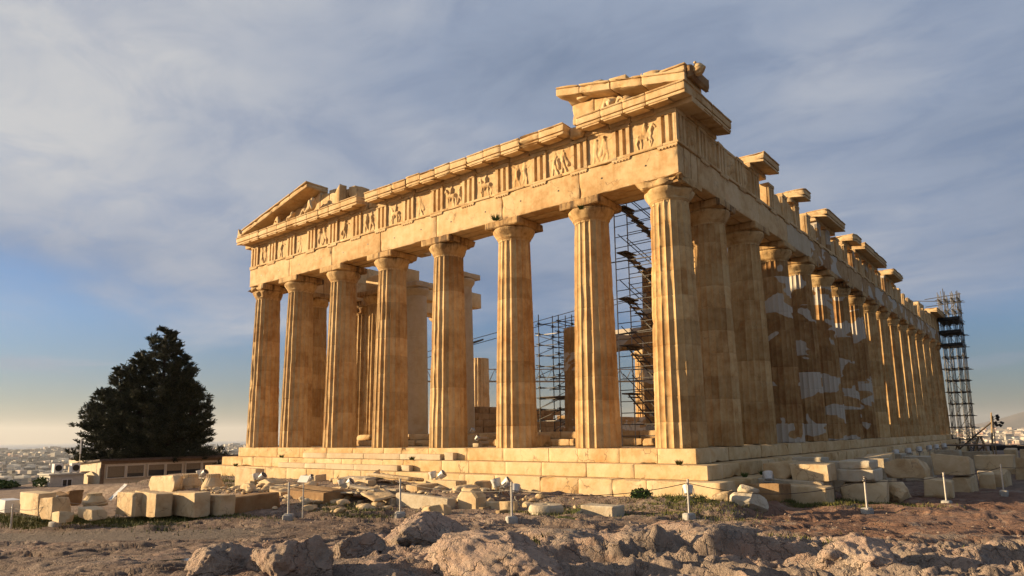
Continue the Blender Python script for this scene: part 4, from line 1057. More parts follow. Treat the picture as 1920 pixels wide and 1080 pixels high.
# stair tower between the last two front columns
def stair_tower():
    x0, x1, y0, y1 = -4.86, -2.75, 3.25, 4.45; t = empty('stair_tower', (x0, y0, 0)); o = Vector((x0, y0, 0))
    tag(t, 'tall scaffold stair with steps and rails seen just left of the right corner column', 'scaffold stair')
    L = lambda p: Vector(p)-o
    for x in (x0, x1):
        for y in (y0, y1):
            mb = MB(); mb.tube(L((x, y, 0)), L((x, y, 13.6)), .03, 6); mb.build('upright', M['zinc'], t)
    for z in np.arange(.45, 13.5, .5):
        
            for y_ in (y0, y1): mb = MB(); mb.tube(L((x0, y_, z)), L((x1, y_, z)), .020, 5); mb.build('rung', M['steel'], t)
    for k in range(6):
        z0 = .2+k*2.15
        for y in (y0+.2, y1-.2):
            mb = MB(); mb.tube(L((x0+.25, y, z0+2.1)), L((x1-.1, y, z0+.05)), .035, 5); mb.build('stringer', M['steel'], t)
            mb = MB(); mb.tube(L((x0+.05, y, z0+3.0)), L((x1-.1, y, z0+1.0)), .022, 5); mb.build('handrail', M['steel'], t)
        for j in range(7):
            f = (j+.5)/7; x = x0+.25+(x1-.1-x0-.25)*f; z = z0+2.1-2.05*f
            mb = MB(); mb.box(x-x0-.13, x-x0+.13, .2, y1-y0-.2, z-.02, z+.02); mb.build('tread', M['timber'] if j % 2 else M['plank'], t)
        mb = MB(); mb.box(.0, .5, .1, y1-y0-.1, z0+2.08, z0+2.14); mb.build('landing', M['plank'], t)
    for a, b in (((-6.6, y0, 8.36), (x1, y0, 8.25)), ((-6.6, y0, 4.9), (x1, y0, 5.05))):
        mb = MB(); mb.tube(L(a), L(b), .03, 5); mb.build('tie_tube', M['steel'], t)
stair_tower()
# crane behind the temple: mast, lattice jib, pendant cables
def crane():
    t = empty('crane', (-19.9, 42, 0)); tag(t, 'lattice crane with cables standing behind the middle of the temple', 'crane'); o = Vector((-19.9, 42, 0))
    A, B = Vector((-46, 20.6, 6.15)), Vector((-19.9, 42, 5.75)); d = (B-A).normalized(); side = Vector((-d.y, d.x, 0)).normalized(); up = Vector((0, 0, 1)); Ln = (B-A).length
    mb = MB(); ch = [(-.5, 0), (.5, 0), (0, 1.25)]
    P = lambda s, c: A+d*s+side*c[0]+up*c[1]-o
    for c in ch: mb.tube(P(0, c), P(Ln, c), .055, 5)
    n = int(Ln/1.15)
    for i in range(n):
        s = i*Ln/n; e = (i+1)*Ln/n; m_ = (s+e)/2
        for c in ch[:2]: mb.tube(P(s, c), P(m_, ch[2]), .03, 4); mb.tube(P(m_, ch[2]), P(e, c), .03, 4)
        mb.tube(P(s, ch[0]), P(e, ch[1]), .025, 4)
    mb.build('jib', M['zinc'], t)
    mb = MB()
    for dx in (-.7, .7):
        for dy in (-.7, .7): mb.tube((dx, dy, 0), (dx, dy, 8), .08, 5)
    for k in range(8):
        z = k*1.0
        for a, b in (((-.7, -.7), (.7, -.7)), ((.7, -.7), (.7, .7)), ((.7, .7), (-.7, .7)), ((-.7, .7), (-.7, -.7))): mb.tube((*a, z), (*b, z+1), .04, 4)
    mb.build('mast', M['zinc'], t)
    mb = MB(); mb.tube((-.6, 0, 8), (0, 0, 16.3), .09, 5); mb.tube((.6, 0, 8), (0, 0, 16.3), .09, 5)
    for k in range(6): z = 8.5+k*1.2; w = .6*(1-(z-8)/8.5); mb.tube((-w, 0, z), (w, 0, z), .04, 4)
    mb.build('apex', M['zinc'], t)
    e = A+up*.3-o; top = Vector((0, 0, 15.6)); md = e+(top-e)*.38
    for k in (0, .55):
        mb = MB(); mb.tube(e+up*k*1.1+(top-e)*.02, top+up*k, .035, 4); mb.build('pendant_cable', M['steel'], t)
    mb = MB(); mb.tube(md+up*.2-(top-e).normalized()*.6, md+up*.25+(top-e).normalized()*.6, .13, 6, .09); mb.build('cable_clamp', M['steel'], t)
crane()
# mooring derrick at the far right
def derrick():
    t = empty('lamp_mast', (4.8, 52.6, -1.9)); tag(t, 'leaning timber mast with a cluster of dark floodlights at the far right', 'lamp mast')
    mb = MB(); mb.tube((0, 0, 0), (.25, 0, 3.9), .09, 7, .06); mb.build('post', M['timber'], t)
    mb = MB(); mb.tube((.25, .1, 0), (.32, .1, 3.6), .05, 6); mb.build('post', M['timber'], t)
    for dy in (0, .22): mb = MB(); mb.tube((-2.9, -.6+dy, .25), (.15, dy*.5, 3.0), .07, 6); mb.build('strut', M['plank'], t)
    for k, (a, b) in enumerate(((.45, 3.9), (.62, 3.5), (.42, 3.3), (.60, 3.15), (.68, 3.75), (.5, 3.0), (.75, 3.35))):
        mb = MB(); mb.tube((.1+a, 0, b-.7+.4), (.1+a+.22*math.cos(k*2.1), .2*math.sin(k), b-.7+.4+.22*math.sin(k*1.7)), .10, 8, .13); mb.tube((.3, 0, b-.5), (.1+a, 0, b-.3), .02, 4); mb.build('lamp', M['black'], t)
    t2 = empty('trestle', (3.75, 54.5, -1.9)); tag(t2, 'pale A-shaped timber trestle left of the leaning mast', 'trestle')
    for sx in (-.55, .55):
        for dy in (0, .9): mb = MB(); mb.tube((sx, dy, 0), (sx*.18, dy, 1.7), .06, 6); mb.build('leg', M['timber'], t2)
    mb = MB(); mb.box(-.25, .25, -.1, 1.0, 1.68, 1.80); mb.build('crossbeam', M['timber'], t2)
    
    for y_ in (0, .9): mb = MB(); mb.tube((-.35, y_, .65), (.35, y_, .65), .035, 5); mb.build('brace', M['timber'], t2)
    t3 = empty('fence', (4, 58, -1.9)); tag(t3, 'dark low parapet along the edge of the hill at the far right', 'fence')
    for k in range(12): mb = MB(); mb.tube((k*2.2, 3, 0), (k*2.2, 3, .78), .04, 5); mb.build('post', M['black'], t3)
    mb = MB(); mb.box(0, 24.5, 2.98, 3.04, .30, .76); mb.build('panel', M['black'], t3)
    mb = MB(); mb.tube((0, 3, .82), (24.5, 3, .82), .045, 5); mb.build('rail', M['black'], t3)
derrick()
# timber debris stacked at the rear flank foot
t = empty('timber_trestle', (1.9, 47.5, -1.9)); tag(t, 'heap of crossed timber props before the far scaffold tower', 'timber props')
for k in range(9):
    mb = MB(); a = rnd.uniform(-.8, .8); mb.tube((k*.35, k*.4, 0), (k*.35+a, k*.4+rnd.uniform(-.3, .3), rnd.uniform(.8, 1.3)), .05, 5); mb.build('prop', M['timber'], t)
mb = MB(); mb.box(-.3, 3.4, -.2, 4.0, 1.0, 1.08); mb.build('board', M['plank'], t)

# ------------------------------------------------------------------ museum building, annex, tree
def pbox(mb, *a): return mb.box(*a)
def museum():
    x, ya, yb, z0, z1 = -56.3, 1.5, 16.5, -4.9, -1.22
    t = empty('low_building', (x, ya, z0)); tag(t, 'low tan building with a strip of cream framed windows under the big conifer', 'building'); H = z1-z0; Ln = yb-ya
    g = lambda mb, n, m: mb.build(n, M[m], t, smooth=False)
    mb = MB(); mb.box(-7.5, 0, 0, Ln, 0, H-.02); g(mb, 'wall', 'plaster')
    mb = MB(); mb.box(.003, .05, -.0, Ln, H-.32, H-.03); g(mb, 'fascia', 'brown')
    mb = MB(); mb.box(.003, .04, 0, .32, 0, H-.33); g(mb, 'corner_board', 'brown')
    mb = MB(); Vv = [(-7.9, -.25, H-.55), (.35, -.25, H), (.35, Ln+.3, H), (-7.9, Ln+.3, H-.55)]
    mb.add([(a, b, c) for a, b, c in Vv]+[(a, b, c+.14) for a, b, c in Vv], [(3, 2, 1, 0), (4, 5, 6, 7), (0, 1, 5, 4), (1, 2, 6, 5), (2, 3, 7, 6), (3, 0, 4, 7)]); r_ = g(mb, 'roof', 'roof')
    for k in range(9):
        y = 6.5+k*.75+rnd.uniform(-.1, .1)
        mb = MB(); mb.lathe([(.20, 0), (.24, .06), (.24, .30), (.13, .38), (.05, .44)], 12, (-3.4, y, H-.08)); v_ = mb.build('roof_vent', M['roof'], r_)
    mb = MB(); mb.box(-3.9, -3.86, 5.8, 14.6, H+.02, H+.07)
    for k in range(8): mb.box(-3.9, -3.86, 5.8+k*1.2, 5.84+k*1.2, H-.4, H+.42)
    mb.box(-3.9, -3.86, 5.8, 14.6, H+.40, H+.44); mb.build('roof_railing', M['roof'], r_, smooth=False)
    y = .45
    for k in range(8):
        w = 1.62 if k % 2 == 0 else 1.62
        f = MB(); a, b, c, d = y, y+w, H-1.62, H-.42
        f.box(.05, .13, a, b, c, c+.10); f.box(.05, .13, a, b, d-.10, d); f.box(.05, .13, a, a+.10, c+.10, d-.10); f.box(.05, .13, b-.10, b, c+.10, d-.10)
        w_ = f.build('window', M['frame'], t, smooth=False)
        p = MB(); p.box(.01, .06, a+.07, b-.07, c+.07, d-.07); p.build('pane', M['glassd'], w_, smooth=False)
        p = MB(); p.box(.062, .07, a+.09, b-.09, c+.07+[.1, .35, .55, .4, .45, .2, .5, .4][k], d-.09); p.build('blind', M['blind'], w_, smooth=False)
        y += w+(.03 if k % 2 == 0 else .22)
    # dish on the gable
    mb = MB(); mb.lathe([(.02, 0), (.25, .05), (.42, .16)], 16, (-1.9, -.5, H-1.1), None); mb.build('satellite_dish', M['brown'], t)
museum()
def annex():
    t = empty('annex', (-57.6, -1.9, -4.6)); tag(t, 'small off-white annex with a flat roof and paned windows left of the low building', 'annex')
    g = lambda mb, n, m, p=t: mb.build(n, M[m], p, smooth=False)
    mb = MB(); mb.box(-2.6, 0, 0, 2.6, 0, 2.25); g(mb, 'wall', 'plasterw')
    mb = MB(); mb.box(-2.75, .15, -.15, 2.7, 2.252, 2.36); g(mb, 'roof', 'plasterw')
    for (a, b, c, d, ax) in ((-2.35, -1.75, .9, 1.9, 'y'), (-.95, -.25, .6, 1.9, 'y'), (.9, 1.7, 1.25, 1.9, 'x')):
        f = MB(); p = MB(); q = MB()
        if ax == 'y':
            f.box(a, b, -.05, -.003, c, d); p.box(a+.07, b-.07, -.06, -.052, c+.07, d-.07); q.box((a+b)/2-.025, (a+b)/2+.025, -.075, -.062, c, d); q.box(a, b, -.075, -.062, (c+d)/2-.02, (c+d)/2+.02)
        else:
            f.box(.003, .05, a, b, c, d); p.box(.052, .06, a+.07, b-.07, c+.07, d-.07); q.box(.062, .075, (a+b)/2-.025, (a+b)/2+.025, c, d)
        w = g(f, 'window', 'white'); g(p, 'pane', 'glassd', w); g(q, 'glazing_bar', 'white', w)
annex()
def ac(x, y, label):
    t = empty('air_conditioner', (x, y, -2.22)); tag(t, label, 'air conditioner', 'air conditioners on the annex roof')
    mb = MB(); mb.rough(-.3, .3, -.35, .35, .03, .82, wear=.02, rough=0, seg=.4); mb.build('case', M['white'], t)
    mb = MB(); mb.lathe([(.27, 0), (.27, .02), (.05, .025)], 20, Mx=Matrix.Translation((.305, 0, .43))@Matrix.Rotation(q4, 4, 'Y')); mb.build('fan_grille', M['black'], t)
    for sy in (-.25, .25): mb = MB(); mb.box(-.2, .2, sy-.04, sy+.04, -.0, .03); mb.build('foot', M['black'], t, smooth=False)
ac(-58.9, -1.0, 'left air conditioner box on the annex roof'); ac(-58.0, .05, 'right air conditioner box on the annex roof beside the gable')
t = empty('antenna', (-58.6, .6, -2.22)); tag(t, 'thin white antenna standing on the annex roof', 'antenna')
mb = MB(); mb.tube((0, 0, 0), (0, 0, 1.6), .025, 6); mb.build('mast', M['pole'], t)
mb = MB(); mb.tube((0, 0, 1.6), (0, 0, 2.9), .07, 8); mb.build('aerial', M['white'], t)

def conifer():
    base = Vector((-59.9, 7.45, -4.4)); t = empty('conifer_tree', base); tag(t, 'large dark spreading conifer behind the low building on the left', 'tree')
    r = random.Random(12); mb = MB(); lf = [[], []]; n = [0]
    rv = Vector((.59, .81, 0))                       # direction that runs along the building
    fv = Vector((-.81, .59, 0))
    # (offset along rv, top height, crown radius at base, base height)
    stems = [(.5, 15.9, 5.6, 3.0), (-4.6, 9.8, 4.0, 2.8), (-3.3, 11.8, 3.4, 3.0), (3.2, 10.4, 4.0, 2.8), (-1.6, 13.3, 3.8, 3.2), (2.0, 13.4, 3.4, 3.6)]
    for (off, top, rad, bh) in stems:
        b = rv*off*.35+fv*r.uniform(-.6, .6); tp = rv*off+Vector((0, 0, top))
        def P(h): f = h/top; return b.lerp(tp, min(1, f*1.0))*1.0 if False else Vector((b.x+(tp.x-b.x)*min(1, f*1.4), b.y+(tp.y-b.y)*min(1, f*1.4), h))
        mb.chain([P(h) for h in np.linspace(0, top*.97, 9)], [.34*(1-i/9.2)*(top/14.6)+.02 for i in range(9)], 8)
        nb = int(26*top/3.2)
        for k in range(nb):
            h = bh+(top-bh)*((k+r.random())/nb); f = (h-bh)/(top-bh)
            ln = rad*(1-f)**.72*r.uniform(.5, 1.25)+.28; a = r.uniform(0, 2*math.pi)
            dv = Vector((math.cos(a), math.sin(a), 0)); p0 = P(h); pts = []
            lift = r.uniform(-.05, .25)+.35*f
            m_ = 7
            for i in range(m_+1):
                s = i/m_; pts.append(p0+dv*ln*s+Vector((0, 0, ln*(lift*s-.32*s*s+.26*s**4))))
            mb.chain(pts, [max(.012, .07*(1-i/(m_+.5))*(1-f*.6)) for i in range(m_+1)], 4)
            ns = int(16+ln*24)
            for j in range(ns):
                s = r.random()**.75; s = .12+.90*s
                i = min(m_-1, int(s*m_)); q = pts[i].lerp(pts[i+1], min(1.2, s*m_-i))
                w = .55*(1-.55*s)*min(1, ln/2)
                q = q+Vector((r.gauss(0, w*.45), r.gauss(0, w*.45), r.gauss(-.05, w*.33)))
                d = (dv*r.uniform(.3, 1)+Vector((r.gauss(0, .5), r.gauss(0, .5), r.uniform(.0, 1.0)))).normalized()
                L = r.uniform(.22, .50); sd_ = d.cross(Vector((r.gauss(0, 1), r.gauss(0, 1), r.gauss(0, 1)))).normalized(); n_ = d.cross(sd_)
                for z_ in range(3):
                    ww = L*.17; base_ = q+d*L*.28*z_+sd_*r.uniform(-.07, .07)
                    e = base_+(d+sd_*r.uniform(-.7, .7)+n_*r.uniform(-.5, .5)).normalized()*L*.72
                    lf[0] += [tuple(base_-n_*ww*.6), tuple(base_+sd_*ww), tuple(e), tuple(base_-sd_*ww)]
                    k0 = n[0]; lf[1] += [(k0, k0+1, k0+2), (k0, k0+2, k0+3)]; n[0] += 4
    mb.build('trunk', M['bark'], t)
    c = MB(); c.add(lf[0], lf[1]); c.build('crown', M['needle'], t, smooth=False)
conifer()
# dark shrubs on the rim below the city, left
def shrub(x, y, z, rx, rz_, n, label, seed, leaf=.09, key='bush'):
    t = empty('shrub', (x, y, z)); tag(t, label, 'shrub'); r = random.Random(seed); V = []; F = []; k = 0; mb = MB()
    for i in range(7):
        a = r.uniform(0, 6.28); mb.chain([(0, 0, 0), (math.cos(a)*rx*.3, math.sin(a)*rx*.3, rz_*.5), (math.cos(a)*rx*.7, math.sin(a)*rx*.7, rz_*r.uniform(.6, 1))], [.02, .014, .006], 4)
    for i in range(n):
        a = r.uniform(0, 6.28); q = r.random()**.5*rx; h = rz_*r.random()*(1-.5*(q/rx)**2); p = Vector((math.cos(a)*q, math.sin(a)*q, h)); d = Vector((r.gauss(0, 1), r.gauss(0, 1), r.gauss(.5, 1))).normalized(); s = d.orthogonal().normalized(); L = leaf*r.uniform(.6, 1.4)
        V += [tuple(p), tuple(p+d*L*.5+s*L*.3), tuple(p+d*L), tuple(p+d*L*.5-s*L*.3)]; F.append((k, k+1, k+2, k+3)); k += 4
    mb.build('stem', M['bark'], t); c = MB(); c.add(V, F); c.build('leaves', M[key], t, smooth=False)
shrub(-60.5, -5.5, float(height(-60.5, -5.5)), 2.2, .6, 1800, 'dark bush on the rim of the hill at the left edge', 3, .22)
shrub(-.8, -2.7, float(height(-.8, -2.7)), .34, .28, 450, 'leafy green weed growing before the lowest step', 4, .10)
shrub(-58.7, -1.7, float(height(-58.7, -1.7)), 1.0, .9, 700, 'dark bush at the foot of the annex', 6, .2)
BLOCKS = [
 ('worn', [-16.67, -15.48, -5.08, -4.47, -1.38, -1.12], 'squat block against the steps between the first two pairs of lamps'),
 ('broken', [-14.38, -13.57, -5.1, -4.69, -1.39, -1.16], 'small broken block at the foot of the steps right of the second lamp pair'),
 ('ashlar', [-13.09, -11.89, -5.06, -4.62, -1.46, -1.17], 'low square block at the foot of the steps right of the lamps on a pole'),
 ('broken', [-8.8, -7.94, -2.37, -1.71, -1.56, -1.27], 'broken stone at the foot of the steps left of the large lamp pair'),
 ('slab', [-8.39, -7.7, -6.6, -5.83, -1.75, -1.5], 'tilted slab on top of the thin slabs behind the second front post'),
 ('broken', [-16.49, -15.6, -8.03, -7.63, -1.57, -1.28], 'jagged block on the bank below the tall pale block'),
 ('worn', [-14.16, -13.26, -8.07, -7.64, -1.71, -1.44], 'low weathered block beside the notice plaque'),
 ('broken', [-12.82, -11.86, -6.39, -5.88, -1.65, -1.4], 'angular stone in the rubble below the second lamp pair'),
 ('broken', [-6.75, -5.9, -5.17, -4.77, -1.71, -1.46], 'brown stone behind the eight-sided drum fragment'),
 ('broken', [1.19, 1.76, -1.83, -1.04, -1.57, -1.36], 'low broken stone left of the pale rounded capital'),
 ('slab', [1.97, 3.05, 4.6, 5.6, -1.94, -0.44], 'pale slab on the flank side behind the first upper-row blocks'),
 ('worn', [2.71, 3.83, 12.5, 13.8, -1.94, -0.6], 'pale block behind the third upper-row block near the flank steps'),
 ('worn', [8.15, 9.34, 19.0, 20.5, -1.94, -0.96], 'shaded block in the upper row at the right edge'),
 ('white', [-20.73, -19.65, -15.23, -14.7, -1.97, -1.53], 'low white rectangular box at the far left edge beyond the rope'),
 ('ashlar', [-19.16, -17.32, -14.9, -14.35, -1.97, -1.23], 'tall slab leaning on two small A-shaped props at the far left'),
 ('worn', [-16.48, -15.47, -15.1, -14.55, -1.97, -1.29], 'upright lit block with a rounded top, right of the slab on props'),
 ('shade', [-19.81, -19.06, -14.05, -13.38, -1.97, -1.41], 'dark curved block lying behind the upright blocks at the far left'),
 ('worn', [-15.14, -14.36, -15.18, -14.78, -1.97, -1.67], 'low wedge-shaped block lying on the grass behind the second left post'),
 ('shade', [-21.0, -20.25, -13.03, -12.46, -1.97, -1.43], 'shaded block in the rear row below the annex door'),
 ('capital', [-17.41, -16.64, -13.54, -12.99, -1.75, -1.3], 'broken block with a bright left end, raised on another left of the tilted sign'),
 ('worn', [-14.98, -14.23, -14.46, -13.88, -1.97, -1.61], 'low block under the raised one left of the tilted sign'),
 ('ashlar', [-15.57, -14.21, -13.1, -12.55, -1.97, -1.21], 'upright square block just right of the tilted sign'),
 ('ashlar', [-14.76, -13.21, -12.82, -12.27, -1.97, -1.19], 'wide upright block, second of the lit row right of the sign'),
 ('broken', [-13.99, -13.41, -12.42, -11.87, -1.97, -1.28], 'narrow cracked block squeezed in the lit row right of the sign'),
 ('ashlar', [-14.5, -12.06, -12.08, -11.53, -1.97, -1.23], 'widest block of the lit row, carrying the shadow of the sign'),
 ('guttae', [-13.38, -11.77, -11.38, -10.83, -1.97, -1.32], 'block with a row of small carved drops under its top edge behind the dark post'),
 ('long', [-12.87, -12.12, -10.87, -8.82, -1.97, -1.41], 'long shaded block running back behind the lit row'),
 ('broken', [-24.3, -21.76, -8.25, -7.85, -1.78, -1.12], 'large cracked block on the bank behind the lit row'),
 ('broken', [-23.93, -23.18, -8.07, -7.27, -1.9, -1.46], 'rough brown lump beside the cracked block on the bank'),
 ('capital', [-22.9, -21.85, -7.44, -6.93, -1.72, -1.07], 'upturned fluted capital on the bank, left one of the two'),
 ('capital', [-20.36, -19.41, -7.93, -6.79, -1.66, -1.0], 'larger upturned fluted capital on the bank beside the first'),
 ('ashlar', [-19.99, -18.27, -6.26, -5.81, -1.57, -0.78], 'tall pale block against the left end of the temple steps'),
 ('gabled', [-16.44, -15.45, -7.22, -6.41, -1.53, -1.13], 'block with a peaked top and lit left end before the steps'),
 ('worn', [-15.52, -14.9, -6.65, -6.22, -1.51, -1.3], 'small pale stone right of the peaked block'),
 ('long', [-12.91, -10.62, -8.1, -7.2, -1.85, -1.29], 'long brown sloping block behind the post with the concrete foot left of middle'),
 ('rough', [-10.86, -10.31, -5.79, -4.89, -1.67, -1.36], 'low rough stone beside the stacked thin slabs'),
 ('slab', [-8.25, -5.77, -6.77, -6.37, -1.88, -1.44], 'long smooth grey slab lying behind the second front post'),
 ('worn', [-5.84, -4.88, -7.81, -7.41, -1.94, -1.61], 'small squared block with a rounded left end in front of the grey slab'),
 ('ashlar', [-9.86, -9.23, -4.83, -3.47, -1.6, -1.29], 'thin upright block leaning behind the stacked slabs'),
 ('ashlar', [-9.88, -8.25, -3.73, -3.1, -1.56, -1.18], 'oblong block resting against the lowest step below the twin lamps'),
 ('rough', [-7.77, -7.02, -4.6, -3.36, -1.58, -1.26], 'round topped boulder left of the twin lamps by the steps'),
 ('octagon', [-5.71, -4.67, -6.35, -5.95, -1.9, -1.52], 'eight-sided drum fragment between the small squared block and the long block on timbers'),
 ('long', [-5.01, -3.71, -5.91, -5.49, -1.94, -1.58], 'long block on wooden beams left of the middle front post'),
 ('drum', [-2.78, -1.97, -6.27, -5.49, -1.94, -1.54], 'flat round column drum lying on the gravel'),
 ('bevel', [-1.7, -0.37, -5.24, -4.54, -1.94, -1.59], 'grey block with a cut-off left corner beside the round drum'),
 ('plank', [-4.03, -3.18, -2.6, -2.35, -1.95, -1.58], 'short pale beam on the ground before the lowest step'),
 ('plank', [-5.99, -4.03, -2.6, -2.35, -1.95, -1.54], 'long thin grey beam on the ground before the lowest step'),
 ('slab', [-10.34, -9.25, -5.91, -5.44, -1.73, -1.39], 'upper thin slab of two behind the second front post'),
 ('slab', [-9.34, -8.34, -6.89, -6.0, -1.87, -1.58], 'lower thin slab of two behind the second front post'),
 ('ball', [2.25, 2.79, -2.7, -1.23, -1.82, -1.26], 'pale rounded broken capital at the left end of the right-hand block rows'),
 ('long', [1.3, 2.81, 0.2, 1.4, -1.94, -1.2], 'long low block behind the pale rounded capital'),
 ('ashlar', [2.46, 3.94, 1.29, 2.29, -1.94, -1.29], 'sharp edged block, nearest of the right-hand lower row'),
 ('broken', [3.78, 5.29, 3.34, 4.38, -1.94, -1.23], 'long lower-row block right behind the post with the knotted rope'),
 ('rough', [5.03, 5.78, 4.29, 5.89, -1.94, -1.27], 'rough pointed boulder in the lower row of the right-hand blocks'),
 ('worn', [5.93, 6.87, 6.56, 7.83, -1.94, -1.28], 'rounded square block in the lower row behind the thin post on the right'),
 ('worn', [6.6, 7.24, 9.68, 11.28, -1.94, -1.31], 'narrow upright block in the lower row, right of the rounded square one'),
 ('worn', [7.23, 7.78, 11.8, 13.09, -1.94, -1.26], 'lower-row block under the right post, next to the narrow one'),
 ('worn', [7.38, 8.13, 13.64, 15.24, -1.94, -1.29], 'small shaded block in the lower row beyond the right post'),
 ('rough', [8.11, 9.09, 19.21, 20.81, -1.94, -1.44], 'shaded rough stone at the right edge of the lower row'),
 ('slab', [1.13, 3.67, 2.1, 3.6, -1.94, -1.13], 'flat slab in the lower row under the first two upper blocks'),
 ('broken', [1.53, 2.51, 2.45, 3.45, -1.15, -0.54], 'upper-row block with a red scar beside the single lamp at the left end'),
 ('ashlar', [2.57, 3.81, 2.3, 3.4, -1.17, -0.57], 'large lit block, second of the upper row on the right'),
 ('step', [3.79, 5.04, 3.31, 4.77, -1.23, -0.49], 'upper-row block with a moulded step along its top'),
 ('broken', [4.72, 6.06, 6.76, 7.96, -1.27, -0.59], 'upper-row block with a diagonal shadow, above the rough boulder'),
 ('worn', [5.95, 7.22, 9.74, 11.34, -1.28, -0.56], 'upper-row block with a rounded right end, fifth from the left'),
 ('ashlar', [6.94, 8.35, 14.71, 16.31, -1.26, -0.64], 'crisp bright block at the right end of the upper row'),
 ('slab', [2.87, 3.56, 17.0, 18.6, -1.94, -0.66], 'small pale slab lying behind the upper row near the flank steps'),
 ('slab', [3.83, 5.03, 16.0, 17.2, -1.94, -0.75], 'wide low slab behind the middle of the upper row'),
 ('slab', [4.94, 6.54, 28.0, 29.5, -1.94, -0.83], 'flat pale slab far back before the leaning mast'),
 ('slab', [2.74, 4.03, 10.5, 11.7, -1.94, -0.67], 'long thin slab at the foot of the flank steps behind the upper row'),
 ('ashlar', [7.51, 8.04, 24.0, 25.5, -1.94, -0.57], 'grey block far back at the right edge, left of two'),
 ('ashlar', [8.25, 9.32, 22.0, 23.5, -1.94, -0.52], 'grey block far back at the right edge, right of two'),
 ('slab', [3.92, 5.17, 26.0, 27.5, -1.94, -0.69], 'low pale slab in the distance before the crossed timbers'),
 ('slab', [2.1, 3.37, 7.0, 8.2, -1.94, -0.69], 'worn slab on the ground beside the lowest flank step'),
]
